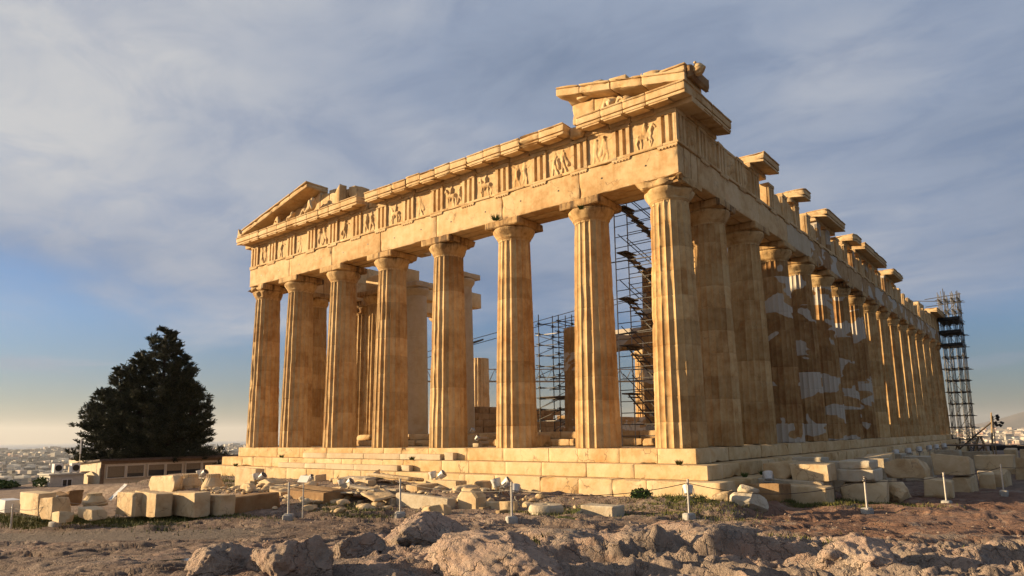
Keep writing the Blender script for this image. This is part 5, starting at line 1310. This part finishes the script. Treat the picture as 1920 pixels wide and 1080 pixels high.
# ------------------------------------------------------------------ marble blocks lying about
def lie(x, y): return float(height(x, y))
for idx, (style, (x0, x1, y0, y1, z0, z1), label) in enumerate(BLOCKS):
    cx, cy = (x0+x1)/2, (y0+y1)/2; w, d, h = x1-x0, y1-y0, z1-z0
    onground = z0 < float(ground(cx, cy))+.12
    zb = min(z0, lie(cx, cy))-.08 if onground else z0
    mb = MB(); sd_ = idx*1.37+2; H = z1-zb; key = 'rubble'
    a = dict(seed=sd_, seg=.06, maxn=24)
    def tilt(k=.06, s=sd_):
        r = random.Random(int(s*10)); p_, q_ = r.uniform(-k, k), r.uniform(-k, k); sx = r.uniform(-.06, .03)
        def f(Wv, Q):
            Wv[:, 2] += np.where(Q[:, 2] > .4, (Q[:, 0]-.5)*w*p_*2+(Q[:, 1]-.5)*d*q_*2, 0); Wv[:, 0] += Q[:, 2]*sx*w; Wv[:, 0] *= 1-.05*Q[:, 2]*np.sign(sx); return Wv
        return f
    box = (-w/2, w/2, -d/2, d/2, 0, H)
    if style == 'ashlar': mb.rough(*box, wear=.012, rough=.008, cuts=4, cutd=.05, top=tilt(.03), **a)
    elif style == 'white': mb.rough(*box, wear=.01, rough=.002, seg=.3); key = 'white'
    elif style == 'worn': mb.rough(*box, wear=.018, rough=.014, cuts=8, cutd=.10, top=tilt(.08), **a)
    elif style == 'broken': mb.rough(*box, wear=.018, rough=.016, cuts=12, cutd=.16, top=tilt(.08), **a)
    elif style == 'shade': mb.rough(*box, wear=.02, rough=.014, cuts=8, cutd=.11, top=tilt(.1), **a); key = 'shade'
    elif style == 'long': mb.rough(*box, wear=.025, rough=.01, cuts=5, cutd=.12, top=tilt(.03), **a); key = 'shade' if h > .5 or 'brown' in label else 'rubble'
    elif style == 'slab': mb.rough(*box, wear=.018, rough=.006, cuts=5, cutd=.06, top=tilt(.02), **a); key = 'pale'
    elif style == 'plank': mb.rough(*box, wear=.01, rough=.004, seg=.4); key = 'pale'
    elif style == 'rough': rockshape(mb, (0, 0, H*.46), (w*.60, d*.55, H*.60), sd_, 4, .75, 0, .22, .9)
    elif style == 'ball':
        rockshape(mb, (0, 0, .32), (.60, .52, .40), 61, 5, .9, .3, .16, 1.2); rockshape(mb, (-.05, .08, .66), (.36, .34, .20), 67, 4, .9, .3, .16, 1.2); key = 'pale'
    elif style == 'drum': mb.lathe([(.46, 0), (.50, .02), (.525, .10), (.53, .18), (.545, .19), (.54, .29), (.50, .36), (.48, .385), (.3, .39), (.12, .39), (.11, .33), (.02, .33)], 44, (0, 0, .07), None, .07, 5.); key = 'pale'
    elif style == 'octagon':
        pr = [(.44, 0), (.50, .06), (.50, .42), (.43, .48)]; V = []
        mb.lathe(pr, 8, (0, 0, 0), Matrix.Translation((-.1, .30, .34))@Matrix.Rotation(q4, 4, 'X')@Matrix.Rotation(math.pi/8, 4, 'Z')@Matrix.Translation((0, 0, 0)), .06, 1.)
    elif style == 'bevel':
        def f(Wv, Q): Wv[:, 0] += np.where((Q[:, 0] < .12) & (Q[:, 2] > .6), .16, 0); return Wv
        mb.rough(*box, wear=.02, rough=.006, chip=.04, top=f, **a); key = 'pale'
    elif style == 'step':
        mb.rough(-w/2, w/2, -d/2, d/2, 0, H*.58, wear=.025, rough=.012, cuts=6, cutd=.12, **a); mb.rough(-w/2+.10, w/2-.12, -d/2+.12, d/2, H*.575, H, wear=.03, rough=.016, cuts=6, cutd=.10, **a); key = 'pale'
    elif style == 'gabled':
        def f(Wv, Q): Wv[:, 2] -= np.where(Q[:, 2] > .5, np.abs(Q[:, 0]-.45)*.5*H, 0); return Wv
        mb.rough(*box, wear=.02, rough=.01, cuts=4, cutd=.08, top=f, **a)
    elif style == 'guttae':
        mb.rough(*box, wear=.012, rough=.008, cuts=3, cutd=.06, top=tilt(.02), **a)
        for k in range(6): mb.box(.05+k*.11, .13+k*.11, -d/2-.012, -d/2+.03, H-.19, H-.14)
    elif style == 'capital':
        n = 60; r_ = w*.5
        for k in range(8):
            pass
        prof = [(r_*.62, H), (r_*.62, H*.80), (r_*.66, H*.78), (r_*.95, H*.44), (r_*1.02, H*.36), (r_*1.0, H*.28)]
        V = []; 
        for r0_, z in prof[::-1]:
            for k in range(n):
                t_ = 2*math.pi*k/n; fl_ = 1-(.09*abs(math.sin(t_*10)) if z > H*.76 else 0); V.append((r0_*fl_*math.cos(t_), r0_*fl_*math.sin(t_), z))
        m_ = len(prof); mb.add(V, [(i*n+k, i*n+(k+1) % n, (i+1)*n+(k+1) % n, (i+1)*n+k) for i in range(m_-1) for k in range(n)]+[tuple(range((m_-1)*n, m_*n))])
        mb.rough(-w*.52, w*.52, -w*.45, w*.45, 0, H*.30, wear=.06, chip=.2, **a)
    name = dict(ball='broken_capital', drum='column_drum', octagon='drum_fragment', plank='stone_beam', rough='boulder', capital='upturned_capital', white='white_box').get(style, 'marble_block')
    o = mb.build(name, M[key], None, ang=24); o.location = (cx, cy, zb)
    if style == 'rough' or style in ('worn', 'broken'): o.rotation_euler[2] = random.Random(idx).uniform(-.10, .10)
    tag(o, label, {'column_drum': 'column drum', 'broken_capital': 'capital', 'upturned_capital': 'capital', 'boulder': 'boulder', 'white_box': 'box', 'stone_beam': 'stone beam', 'drum_fragment': 'drum fragment'}.get(name, 'marble block'))
# props under the leaning slab and timbers under the long block
for i, (x, lab) in enumerate(((-23.1, 'left'), (-22.3, 'right'))):
    z = lie(x, -14.2); t = empty('prop_frame', (x, -14.0, z)); tag(t, 'small A-shaped metal prop before the leaning slab, %s one of the two' % lab, 'prop', 'props before the leaning slab')
    for sx in (-.18, .18): mb = MB(); mb.tube((sx, -.35, 0), (sx*.2+.05, .12, .56), .025, 6); mb.build('leg', M['timber'], t)
    mb = MB(); mb.box(-.28, .28, -.42, -.28, -.03, .03); mb.build('foot', M['timber'], t, smooth=False)
for i, (x, lab) in enumerate(((-4.7, 'left'), (-4.0, 'right'))):
    mb = MB(); mb.rough(-.10, .10, -.55, .35, -.1, .1, wear=.02, seg=.3, seed=i); o = mb.build('timber_beam', M['timber']); o.location = (x, -5.75, lie(x, -5.75)+.02); tag(o, 'wooden bearer under the long block behind the middle front post, %s one' % lab, 'timber', 'bearers under the long block')

# ------------------------------------------------------------------ posts and ropes
POSTS = [(-17.45, -15.6, .80, 0, 'pole', 'thin pale post at the far left edge of the rope line'), (-15.55, -14.92, .98, 1, 'pole', 'pale post with a grey foot before the low wedge-shaped block'),
         (-13.6, -11.17, .98, 1, 'poledark', 'dark brown post before the lit row of blocks'), (-8.5, -10.92, 1.10, 1, 'pole', 'grey post with a concrete foot before the long brown sloping block'),
         (-5.34, -9.19, 1.12, 1, 'pole', 'post with a concrete foot before the long grey slab'), (-2.0, -8.02, 1.10, 1, 'pole', 'post with a concrete foot before a single lamp, left of the round drum'),
         (1.76, -4.61, 1.10, 1, 'pole', 'post with a concrete foot before the corner of the temple steps'), (5.42, .04, 1.08, 1, 'pole', 'post wrapped with knotted rope before the right-hand blocks'),
         (6.99, 4.17, 1.08, 1, 'pole', 'white and red post before the lower row on the right'), (8.33, 8.17, 1.10, 1, 'pole', 'rightmost post before the crisp bright upper block')]
tops = []
for i, (x, y, h, ft, mk, lab) in enumerate(POSTS):
    z = lie(x, y); t = empty('rope_post', (x, y, z)); t.rotation_euler[2] = .2+.15*i; tag(t, lab, 'post', 'posts of the rope barrier')
    lean = random.Random(i).uniform(-.02, .02)
    mb = MB(); mb.tube((0, 0, .02), (lean, 0, h), .030, 10); mb.tube((lean, 0, h), (lean, 0, h+.012), .034, 10); mb.build('pole', M[mk], t)
    mb = MB(); mb.tube((lean-.03, 0, h-.10), (lean-.085, 0, h-.10), .012, 6); mb.build('hook', M[mk], t)
    if ft: mb = MB(); mb.rough(-.16, .16, -.14, .14, -.10, .17, wear=.03, rough=.01, chip=.03, seg=.08, seed=i*1.1); mb.build('foot', M['concrete'], t)
    if i == 7: mb = MB(); mb.chain([(.05*math.cos(a*1.3), .05*math.sin(a*1.3), h-.16+.012*a) for a in range(14)], .016, 5); mb.build('knot', M['rope'], t)
    tops.append(Vector((x, y, z+h-.10)))
# the tilted sign on two legs
sx, sy = -16.3, -12.75; sz = lie(sx, sy)
t = empty('information_sign', (sx, sy, sz)); tag(t, 'tilted white information board on two slim posts at the left', 'sign')
for dx in (-.08, .10): mb = MB(); mb.tube((dx, 0, 0), (dx, 0, .92), .03, 8); mb.build('leg', M['pole'], t)
mb = MB(); mb.rough(-.2, .16, -.12, .12, -.08, .10, wear=.02, seg=.1); mb.build('foot', M['white'], t)
Wd, Hd = Vector((.97, -.24, 0)).normalized(), Vector((.367, .29, .41)).normalized(); Nd = Wd.cross(Hd).normalized(); Hd = Nd.cross(Wd)
Mx = Matrix.Translation((-.02, -.02, .98))@Matrix(((Wd.x, Hd.x, Nd.x), (Wd.y, Hd.y, Nd.y), (Wd.z, Hd.z, Nd.z))).to_4x4()@Matrix.Diagonal((.52, 1.0, 1.0, 1))
mb = MB(); mb.box(-.62, .62, -.34, .34, -.012, .012, Mx); pn = mb.build('board', M['sign'], t, smooth=False)
mb = MB(); rr = random.Random(2)
for k in range(9):
    y = .24-k*.052
    if k in (0,): mb.box(-.5, .0, y, y+.03, .0135, .0145, Mx); continue
    if k in (4, 5): continue
    mb.box(-.5, -.5+rr.uniform(.35, .48), y, y+.010, .0135, .0145, Mx); mb.box(.04, .04+rr.uniform(.3, .46), y, y+.010, .0135, .0145, Mx)
mb.build('printed_lines', M['ink'], pn, smooth=False)
mb = MB(); mb.box(-.64, .64, -.36, -.341, -.02, .02, Mx); mb.box(-.64, .64, .341, .36, -.02, .02, Mx); mb.build('frame', M['pole'], t, smooth=False)
# second small board before the steps, seen from the front
t = empty('notice_board', (-8.95, -10.1, lie(-8.95, -10.1))); tag(t, 'small blank cream plaque beside the post with the long brown block', 'notice board')
mb = MB(); mb.tube((0, 0, 0), (0, 0, 1.16), .022, 8); mb.build('leg', M['pole'], t)
mb = MB(); mb.box(-.26, .26, -.01, .012, -.12, .12, Matrix.Translation((.0, 0, 1.24))@Matrix.Rotation(R_(-30), 4, 'X')); mb.build('board', M['sign'], t, smooth=False)
def rope(a, b, sag, mk, label, r=.011):
    o_ = Vector(a); mb = MB(); n = 22
    pts = [Vector(a).lerp(Vector(b), i/n)-Vector((0, 0, sag*4*(i/n)*(1-i/n)))-o_ for i in range(n+1)]
    mb.chain(pts, r, 6); o = mb.build('rope', M[mk], None); o.location = o_; tag(o, label, 'rope'); return o
signtop = Vector((sx, sy-.02, sz+.86))
rope((-19.6, -17.0, tops[0].z), tops[0], .18, 'ropel', 'pale rope hanging from the far left post out of the picture')
rope(tops[0], tops[1], .20, 'ropel', 'pale rope sagging before the slab on props')
rope(tops[1], signtop, .22, 'ropel', 'pale rope between the second left post and the tilted sign')
rope(signtop, tops[2]-Vector((0, 0, .12)), .16, 'ropel', 'pale rope crossing the lit row of blocks')
rope(tops[2], tops[3], .10, 'rope', 'dark rope from the brown post to the next one')
rope(tops[3], tops[4], .22, 'rope', 'dark rope before the thin slabs and rubble')
rope(tops[4], tops[5]-Vector((0, 0, .12)), .14, 'ropel', 'pale rope crossing before the long grey slab')
rope(tops[5]-Vector((0, 0, .12)), tops[6], .24, 'rope', 'dark rope before the round drum and the corner steps')
rope(tops[6], tops[7], .36, 'rope', 'dark rope sagging before the nearest right-hand blocks')
rope(tops[7], tops[8], .10, 'rope', 'dark rope between the knotted post and the white and red post')
rope(tops[8], tops[9], .10, 'rope', 'dark rope between the two rightmost posts')
rope(tops[9], (10.2, 12.6, tops[9].z), .1, 'rope', 'dark rope running out of the picture on the right')
# ------------------------------------------------------------------ floodlights
def lamp_head(parent, loc, tilt, yaw, s=1.):
    Mx = Matrix.Translation(loc)@Matrix.Rotation(yaw, 4, 'Z')@Matrix.Rotation(tilt, 4, 'Y')@Matrix.Scale(s, 4)
    mb = MB(); mb.lathe([(.10, -.21), (.165, -.17), (.185, -.05), (.205, .08), (.215, .12), (.215, .16)], 14, (0, 0, 0), Mx); h = mb.build('lamp_head', M['lamphouse'], parent)
    mb = MB(); mb.lathe([(.19, .163), (.18, .168), (.02, .17)], 14, (0, 0, 0), Mx); mb.build('lens', M['glassd'], h)
    mb = MB()
    for k in (-1, 1): mb.box(-.03, .03, k*.225-.012, k*.225+.012, -.28, .05, Mx)
    mb.box(-.03, .03, -.235, .235, -.30, -.28, Mx); mb.build('bracket', M['zinc'], h, smooth=False)
FL = [(-24.6, -5.5, 2, 'pair of white floodlights at the left end of the temple steps'), (-18.06, -6.2, 2, 'pair of white floodlights above the peaked block'), (-16.12, -5.0, 2, 'pair of white floodlights on a low stand left of the stacked slabs'),
      (-12.64, -5.6, 2, 'pair of white floodlights on a pole above the rubble left of the stacked slabs'), (-9.61, -3.4, 2, 'pair of white floodlights near the cut end of the added steps'), (-6.07, -3.6, 2, 'large pair of white floodlights before the middle of the steps'),
      (-4.29, -5.0, 1, 'single floodlight just behind the middle front post'), (1.11, -3.2, 1, 'single floodlight behind the post at the corner of the steps'), (1.95, 1.6, 1, 'single floodlight beside the upper block with the red scar'),
      (3., 18.9, 1, ''), (3., 22.6, 1, ''), (3., 26.3, 1, ''), (3., 30.3, 1, ''), (3., 33.4, 1, ''), (3., 37.3, 1, '')]
ordn = ['nearest', 'second nearest', 'third', 'fourth', 'fifth', 'farthest']
for i, (x, y, n, lab) in enumerate(FL):
    z = lie(x, y); zt = [-1.16, -1.12, -1.22, -1.26, -.98, -1.17, -1.22, -1.17, -.98]+[-.66]*6
    t = empty('floodlight', (x, y, z)); hh = zt[i]-z
    tag(t, lab or '%s of the small floodlights standing along the foot of the flank steps' % ordn[i-9], 'floodlight', 'floodlights round the temple')
    mb = MB(); mb.tube((0, 0, -.1), (0, 0, max(.1, hh-.25)), .03, 8); mb.build('stand', M['zinc'], t)
    if hh > .3 and i < 9:
        mb = MB()
        for k in range(3): mb.tube((0, 0, .28), (.26*math.cos(k*2.1+i), .26*math.sin(k*2.1+i), 0), .016, 5)
        mb.build('tripod', M['zinc'], t)
    big = {5: .95, 6: .78, 7: .74}.get(i, .8)
    if n == 2:
        mb = MB(); mb.tube((-.30, 0, hh-.27), (.30, 0, hh-.27), .025, 6); mb.build('crossbar', M['zinc'], t)
        lamp_head(t, (-.25, 0, hh), R_(15), R_(200), .95*big); lamp_head(t, (.27, 0, hh), R_(52), R_(20), .95*big)
    else: lamp_head(t, (0, 0, hh), R_(22), R_(120), big*1.02)
# a grey cabinet behind the open front columns, with two small lamps
for i, (x, y, lab) in enumerate(((-13.6, 3.1, 'upper white spotlight on the inner steps between the fourth and fifth columns'), (-12.9, 2.7, 'lower white spotlight on the inner steps between the fourth and fifth columns'))):
    t = empty('spotlight', (x, y, 0.0)); tag(t, lab, 'spotlight', 'spotlights inside the porch')
    mb = MB(); mb.rough(-.2, .2, -.15, .15, -.02, .18+.4*(1-i), wear=.02, seg=.1); mb.build('block_foot', M['new'], t)
    lamp_head(t, (0, 0, .42+.4*(1-i)), R_(40), R_(30), .6)
mb = MB(); mb.rough(-.9, .9, -.4, .4, 0, .30, wear=.03, chip=.05, seg=.12); mb.rough(-.85, .8, -.35, .4, .302, .52, wear=.03, chip=.05, seg=.12); o = mb.build('marble_block', M['new']); o.location = (-14.1, 3.6, -.02); tag(o, 'pale stacked slab on the porch floor carrying the spotlights', 'marble block')
mb = MB(); mb.rough(-.7, .7, -.5, .5, 0, .62, wear=.05, chip=.15, seg=.12); o = mb.build('marble_block', M['wall']); o.location = (-9.6, 3.2, -.02); tag(o, 'old block on the porch floor below the inner scaffold', 'marble block')
# plants on the masonry
def tuft(x, y, z, s, label, seed, key='bush', n=90):
    r = random.Random(seed); V = []; F = []
    for i in range(n):
        a = r.uniform(0, 6.28); q = s*r.random()*.35; L = s*r.uniform(.5, 1.1); d = Vector((math.cos(a)*r.uniform(.2, 1), math.sin(a)*r.uniform(.2, 1), 1)).normalized(); p0 = Vector((math.cos(a)*q, math.sin(a)*q, 0)); sd_ = d.orthogonal().normalized()*s*.05
        k = len(V); V += [tuple(p0-sd_), tuple(p0+sd_), tuple(p0+d*L)]; F.append((k, k+1, k+2))
    mb = MB(); mb.add(V, F); o = mb.build('plant', M[key], None, smooth=False); o.location = (x, y, z); tag(o, label, 'plant'); return o
tuft(-9.25, -.03, 10.43, .34, 'small tuft growing on the capital of the third column from the right corner', 1)
tuft(-4.6, .12, 9.95, .30, 'small plant hanging on the capital of the column next to the right corner one', 2)
for i, (x, y, z, lab) in enumerate(((-24.9, -.72, -.55, 'weeds along the top step near its left end'), (-28.6, -1.42, -1.07, 'weeds on the middle step at its left end'), (-14.0, -.72, -.55, 'small weed where the added steps end'), (1.0, 1.9, -1.07, 'dark weed on the flank steps near the corner'), (1.15, 3.4, -1.07, 'second dark weed on the flank steps'), (-.35, -.68, -.55, 'dry pale grass on the step at the right corner'))):
    tuft(x, y, z, .22, lab, 10+i, 'grass' if i == 5 else 'bush', 120)

# ------------------------------------------------------------------ boulders in the foreground
BO = [(1.40, -18.40, .56, .50, .42, 'lit grey boulder at the bottom edge, leftmost'), (2.30, -17.95, .54, .50, .54, 'rough pitted boulder at the bottom edge, second from left'),
      (1.15, -15.95, .46, .42, .42, 'small boulder with a dark hollow behind the two front ones'), (1.25, -14.4, 1.15, .80, .60, 'large smooth domed boulder left of the bottom middle'),
      (4.3, -16.3, 1.55, .8, .50, 'broad cracked boulder at the bottom edge before the domed one'), (3.6, -13.2, 1.3, .7, .38, 'low angular grey boulder right of the domed one'),
      (4.9, -9.8, 1.0, .75, .40, 'angular boulder right of the middle with a grassy cleft beside it'), (8.1, -12.9, .85, .6, .46, 'pale jagged boulder at the bottom right')]
for i, (x, y, a, b, c, lab) in enumerate(BO):
    mb = MB(); rockshape(mb, (0, 0, 0), (a, b, c), 41+i*3, 6 if i < 9 else 5, .7, i*.7, .34, .6); o = mb.build('boulder', M['rock'], None, ang=180); o.location = (x, y, float(ground(x, y))+c*.10-.04); tag(o, lab, 'boulder')
# loose rubble (uncountable small stones)
mb = MB(); rr = random.Random(77); ns = 0
def scatter(n, cx, cy, sx_, sy_, lo, hi, rot=0.):
    for i in range(n):
        u, v = rr.gauss(0, 1)*sx_, rr.gauss(0, 1)*sy_; x = cx+u*math.cos(rot)-v*math.sin(rot); y = cy+u*math.sin(rot)+v*math.cos(rot)
        s = lo+(hi-lo)*rr.random()**2.2
        if y > -2.15 and -33 < x < 2.2 and y < 71: continue
        rockshape(mb, (x, y, lie(x, y)+s*.25), (s*rr.uniform(.7, 1.4), s*rr.uniform(.6, 1.1), s*rr.uniform(.4, .75)), rr.random()*900, 1 if s < .07 else 2, .8, rr.random()*6, .3, .8)
scatter(230, -12.2, -7.3, 2.6, .8, .05, .30); scatter(60, -6.5, -4.2, 2.5, .8, .05, .24); scatter(140, -16.5, -7.2, 2.2, .6, .05, .22); scatter(70, -8.5, -5.2, 1.8, .9, .05, .25); scatter(60, -20, -8.6, 3, .5, .04, .16)
mb.build('rubble', M['rubble'], None, ang=40)['kind'] = 'stuff'; mb = MB()
scatter(260, -7, -9.5, 4.5, 1.6, .01, .07); scatter(260, -1.5, -6.5, 3.5, 1.8, .01, .06); scatter(160, 4.5, -2.2, 3, 1.5, .01, .06); scatter(300, -3, -12.5, 4, 2.4, .01, .06); scatter(160, 6.0, -5, 2.5, 2.5, .01, .06)
scatter(50, 2.3, 12, .4, 6, .05, .2)
o = mb.build('pebbles', M['rock'], None, ang=40); tag(o, None, None, kind='stuff')
# thin flat slabs stacked by the second front post
for i, (x, y, z, a, b, lab) in enumerate(((-10.2, -6.6, .36, .9, .5, 'topmost thin slab of the tilted pile before the steps'), (-9.2, -6.9, .30, .8, .45, 'dark thin slab sliding off the tilted pile before the steps'), (-10.6, -6.9, .22, .9, .5, 'lowest thin slab of the tilted pile before the steps'), (-14.4, -6.9, .05, 1.0, .5, 'flat slab on the rubble between the first two lamp pairs'), (-13.4, -4.4, .12, 1.3, .5, 'long flat slab against the steps behind the lamp on a pole'), (-11.6, -3.9, .22, 1.2, .5, 'dark edged slab leaning at the foot of the steps'))):
    mb = MB(); mb.rough(-a, a, -b, b, -.05, .05+.05*(i > 2), wear=.04, rough=.012, chip=.2, seg=.1, seed=i*2.2, cf=1.6); o = mb.build('flat_slab', M['pale' if i % 2 == 0 else 'rubble']); o.location = (x, y, lie(x, y)+z); o.rotation_euler = (R_([-6, 8, -3, 2, 3, -5][i]), R_([5, 11, -4, 3, -2, 4][i]), R_([8, -14, 4, 20, -3, 6][i])); tag(o, lab, 'stone slab')
# grass
def grass():
    r = random.Random(9); V = []; F = []
    def patch(cx, cy, sx_, sy_, n, h):
        for i in range(n):
            x, y = cx+r.gauss(0, sx_), cy+r.gauss(0, sy_)
            if y > -2.2 and -33 < x < 2.2: continue
            z = lie_c(x, y)-.01; L = h*r.uniform(.4, 1.2); a = r.uniform(0, 6.28); w = .012*r.uniform(.7, 1.6); dx, dy = math.cos(a)*w, math.sin(a)*w; lx, ly = r.gauss(0, .35)*L, r.gauss(0, .35)*L; k = len(V)
            V.extend([(x-dx, y-dy, z), (x+dx, y+dy, z), (x+lx, y+ly, z+L)]); F.append((k, k+1, k+2))
    pts = {}
    def lie_c(x, y):
        k = (round(x*5), round(y*5))
        if k not in pts: pts[k] = lie(x, y)
        return pts[k]
    patch(-17, -13.3, 2.6, .35, 5200, .16); patch(-19.8, -14.7, 2.2, .4, 3200, .14); patch(-14.3, -12.1, 1.0, .3, 2400, .16); patch(-12, -11.2, 1.5, .25, 900, .1)
    patch(-9.2, -8.3, 1.2, .4, 1400, .11); patch(-7.2, -9.3, .9, .3, 700, .1); patch(-1.2, -4.0, 1.8, .5, 900, .10); patch(.9, -2.9, .9, .35, 1100, .12); patch(-2.4, -6.1, .5, .2, 700, .14)
    patch(1.3, -4.0, 1.0, .5, 1200, .10); patch(3.2, .7, 1.0, .25, 1700, .12); patch(4.9, 2.6, 1.0, .3, 1400, .12); patch(5.1, -9.6, .35, .6, 1300, .10); patch(3.0, -14.0, .3, .5, 700, .08); patch(7.3, -9.0, .8, .4, 800, .08); patch(-22, -6.2, 3, .4, 1500, .16); patch(-27, -4, 3, .8, 1500, .2)
    mb = MB(); mb.add(V, F); o = mb.build('grass', M['grass'], None, smooth=False); tag(o, None, None, kind='stuff')
grass()
mb = MB(); V = [(math.cos(a*.42)*(.55+.15*math.sin(a*1.7)), math.sin(a*.42)*(.22+.06*math.cos(a*2.1)), 0) for a in range(15)]; mb.add(V, [tuple(range(15))]); o = mb.build('puddle', M['puddle'], None, smooth=False); o.location = (PUD[0], PUD[1], float(ground(PUD[0], PUD[1]))+.02); o.rotation_euler[2] = .6; tag(o, None, None, kind='structure')

# ------------------------------------------------------------------ city, sea, hills, air
GZ = -92.
mb = MB(); mb.add([(-26000, -26000, GZ-.5), (26000, -26000, GZ-.5), (26000, 26000, GZ-.5), (-26000, 26000, GZ-.5)], [(0, 1, 2, 3)]); o = mb.build('plain', M['cityground'], None, smooth=False); tag(o, None, None, kind='structure')
def pol(az, r): return (10.5+r*math.sin(az), -23.4+r*math.cos(az))
YAW = -.67645
mb = MB(); V = [(*pol(YAW-R_(a), 6600+500*math.sin(a)), GZ-.3) for a in range(-4, 75, 6)]+[(*pol(YAW-R_(a), 25500), GZ-.3) for a in range(74, -5, -6)]; mb.add(V, [tuple(range(len(V)))]); o = mb.build('sea', M['sea'], None, smooth=False); tag(o, None, None, kind='structure')
def city():
    r = random.Random(21); left = []; right = []
    for side, a0, a1, rmax in ((0, R_(-62), R_(-10), 6500), (1, R_(22), R_(62), 9500)):
        rad = 900.
        while rad < rmax:
            s = 22*(rad/1000)**.62; n = int((a1-a0)*rad/s)
            for i in range(n):
                if r.random() < .16: continue
                az = YAW+a0+(a1-a0)*(i+r.uniform(-.35, .35))/n; q = rad+r.uniform(-.4, .4)*s; x, y = pol(az, q)
                blk = float(_h(np.int64(x//220), np.int64(y//220), np.int64(3)))
                k = (rad/1000)**.5; w, d, h = r.uniform(9, 19)*k, r.uniform(8, 15)*k, r.uniform(8, 17)*k*(1+.25*blk)
                zb = GZ + (0 if side == 0 else 45*max(0, (q-3500)/6000))
                (left if side == 0 else right).append((x, y, zb, w, d, h, blk*1.6+r.choice((0, 0, .04)), q))
            rad += s*.95
    return left, right
left, right = city()
protos = []
for k in range(10):
    r = random.Random(k); mb = MB(); mb.box(-.5, .5, -.5, .5, 0, 1); a = r.uniform(-.3, .1); mb.box(a, a+.25, -.2, .15, 1.0, 1.16); mb.box(-.48, .48, -.52, -.501, .15, .9) if k % 2 else None
    me = mb.mesh('city_building'); me.materials.append(M['city']); protos.append(me)
for lst, n, lab in ((left, 170, 'small pale apartment building in the hazy city far below on the left'), (right, 120, 'small sunlit building in the hazy city far away on the right')):
    lst.sort(key=lambda b: b[7]-(0 if lst is left else 0))
    ang = lambda b: math.atan2(b[0]-10.5, b[1]+23.4)-YAW
    vis = [b for b in lst if (R_(-38) < ang(b) < R_(-28) if lst is left else R_(30) < ang(b) < R_(38))]
    pick = vis[:n]; ids = set(id(b) for b in pick)
    for i, b in enumerate(pick):
        x, y, z, w, d, h, rz, q = b
        o = bpy.data.objects.new('city_building', protos[i % 10]); col.objects.link(o); o.location = (x, y, z); o.scale = (w, d, h); o.rotation_euler[2] = rz
        tag(o, lab, 'building', 'buildings of the city %s' % ('on the left' if lst is left else 'on the right'))
    P = np.array([(sx_*.5, sy_*.5, z_) for z_ in (0, 1) for sy_ in (-1, 1) for sx_ in (-1, 1)]); Fq = [(4, 5, 7, 6), (0, 1, 5, 4), (1, 3, 7, 5), (3, 2, 6, 7), (2, 0, 4, 6)]
    V = []; F = []
    for b in lst:
        if id(b) in ids: continue
        x, y, z, w, d, h, rz, q = b; c, s = math.cos(rz), math.sin(rz); Q = P*(w, d, h); k = len(V)*8
        V.append(np.stack([Q[:, 0]*c-Q[:, 1]*s+x, Q[:, 0]*s+Q[:, 1]*c+y, Q[:, 2]+z], 1)); F += [tuple(v+k for v in f) for f in Fq]
    me = bpy.data.meshes.new('distant_city'); me.from_pydata(np.concatenate(V).tolist(), [], F); o = link('distant_city', me, M['city'], None, False); tag(o, None, None, kind='stuff')
# hills
def hill(name, az0, az1, dist, depth, prof, seed):
    n, m = 160, 24; V = []
    for j in range(m+1):
        for i in range(n+1):
            f = i/n; g = j/m; az = YAW+R_(az0+(az1-az0)*f); q = dist+depth*g; x, y = pol(az, q)
            hh = np.interp(f, [p_[0] for p_ in prof], [p_[1] for p_ in prof])*math.sin(math.pi*min(1, g*1.0))**.8
            hh = hh*(1+.18*float(fbm(x/1500, y/1500, seed, 5)))+30*float(fbm(x/500, y/500, seed, 4))*(hh > 10)
            V.append((x, y, GZ-5+hh))
    F = [(j*(n+1)+i, j*(n+1)+i+1, (j+1)*(n+1)+i+1, (j+1)*(n+1)+i) for j in range(m) for i in range(n)]
    mb = MB(); mb.add(V, F); o = mb.build(name, M['hill'], None, True, 180); tag(o, None, None, kind='structure')
hill('hills', 29, 48, 11500, 4500, [(0, 20), (.12, 110), (.20, 120), (.30, 240), (.42, 360), (.5, 400), (.58, 320), (.72, 230), (.85, 290), (1, 100)], 4)
# slope that lifts the far right of the city
V = []; n = 40
for j in range(3):
    for i in range(n+1):
        az = YAW+R_(20+44*i/n); q = (3400, 9600, 11500)[j]; V.append((*pol(az, q), GZ-.4+(0, 45, 45)[j]))
mb = MB(); mb.add(V, [(j*(n+1)+i, j*(n+1)+i+1, (j+1)*(n+1)+i+1, (j+1)*(n+1)+i) for j in range(2) for i in range(n)]); o = mb.build('plain', M['cityground'], None, smooth=False); tag(o, None, None, kind='structure')
# the evening air
HAZE = 1
if HAZE:
    m = bpy.data.materials.new('evening_haze'); m.use_nodes = True; nt = m.node_tree; nt.nodes.clear()
    pv = nd(nt, 'ShaderNodeVolumePrincipled'); pv.inputs['Color'].default_value = (.84, .86, .90, 1); pv.inputs['Density'].default_value = 4.2e-5; pv.inputs['Anisotropy'].default_value = .2
    ou = nd(nt, 'ShaderNodeOutputMaterial'); nt.links.new(pv.outputs[0], ou.inputs['Volume'])
    mb = MB(); mb.box(-27000, 27000, -27000, 27000, GZ-8, 440); o = mb.build('haze', m, None, smooth=False); tag(o, None, None, kind='stuff')
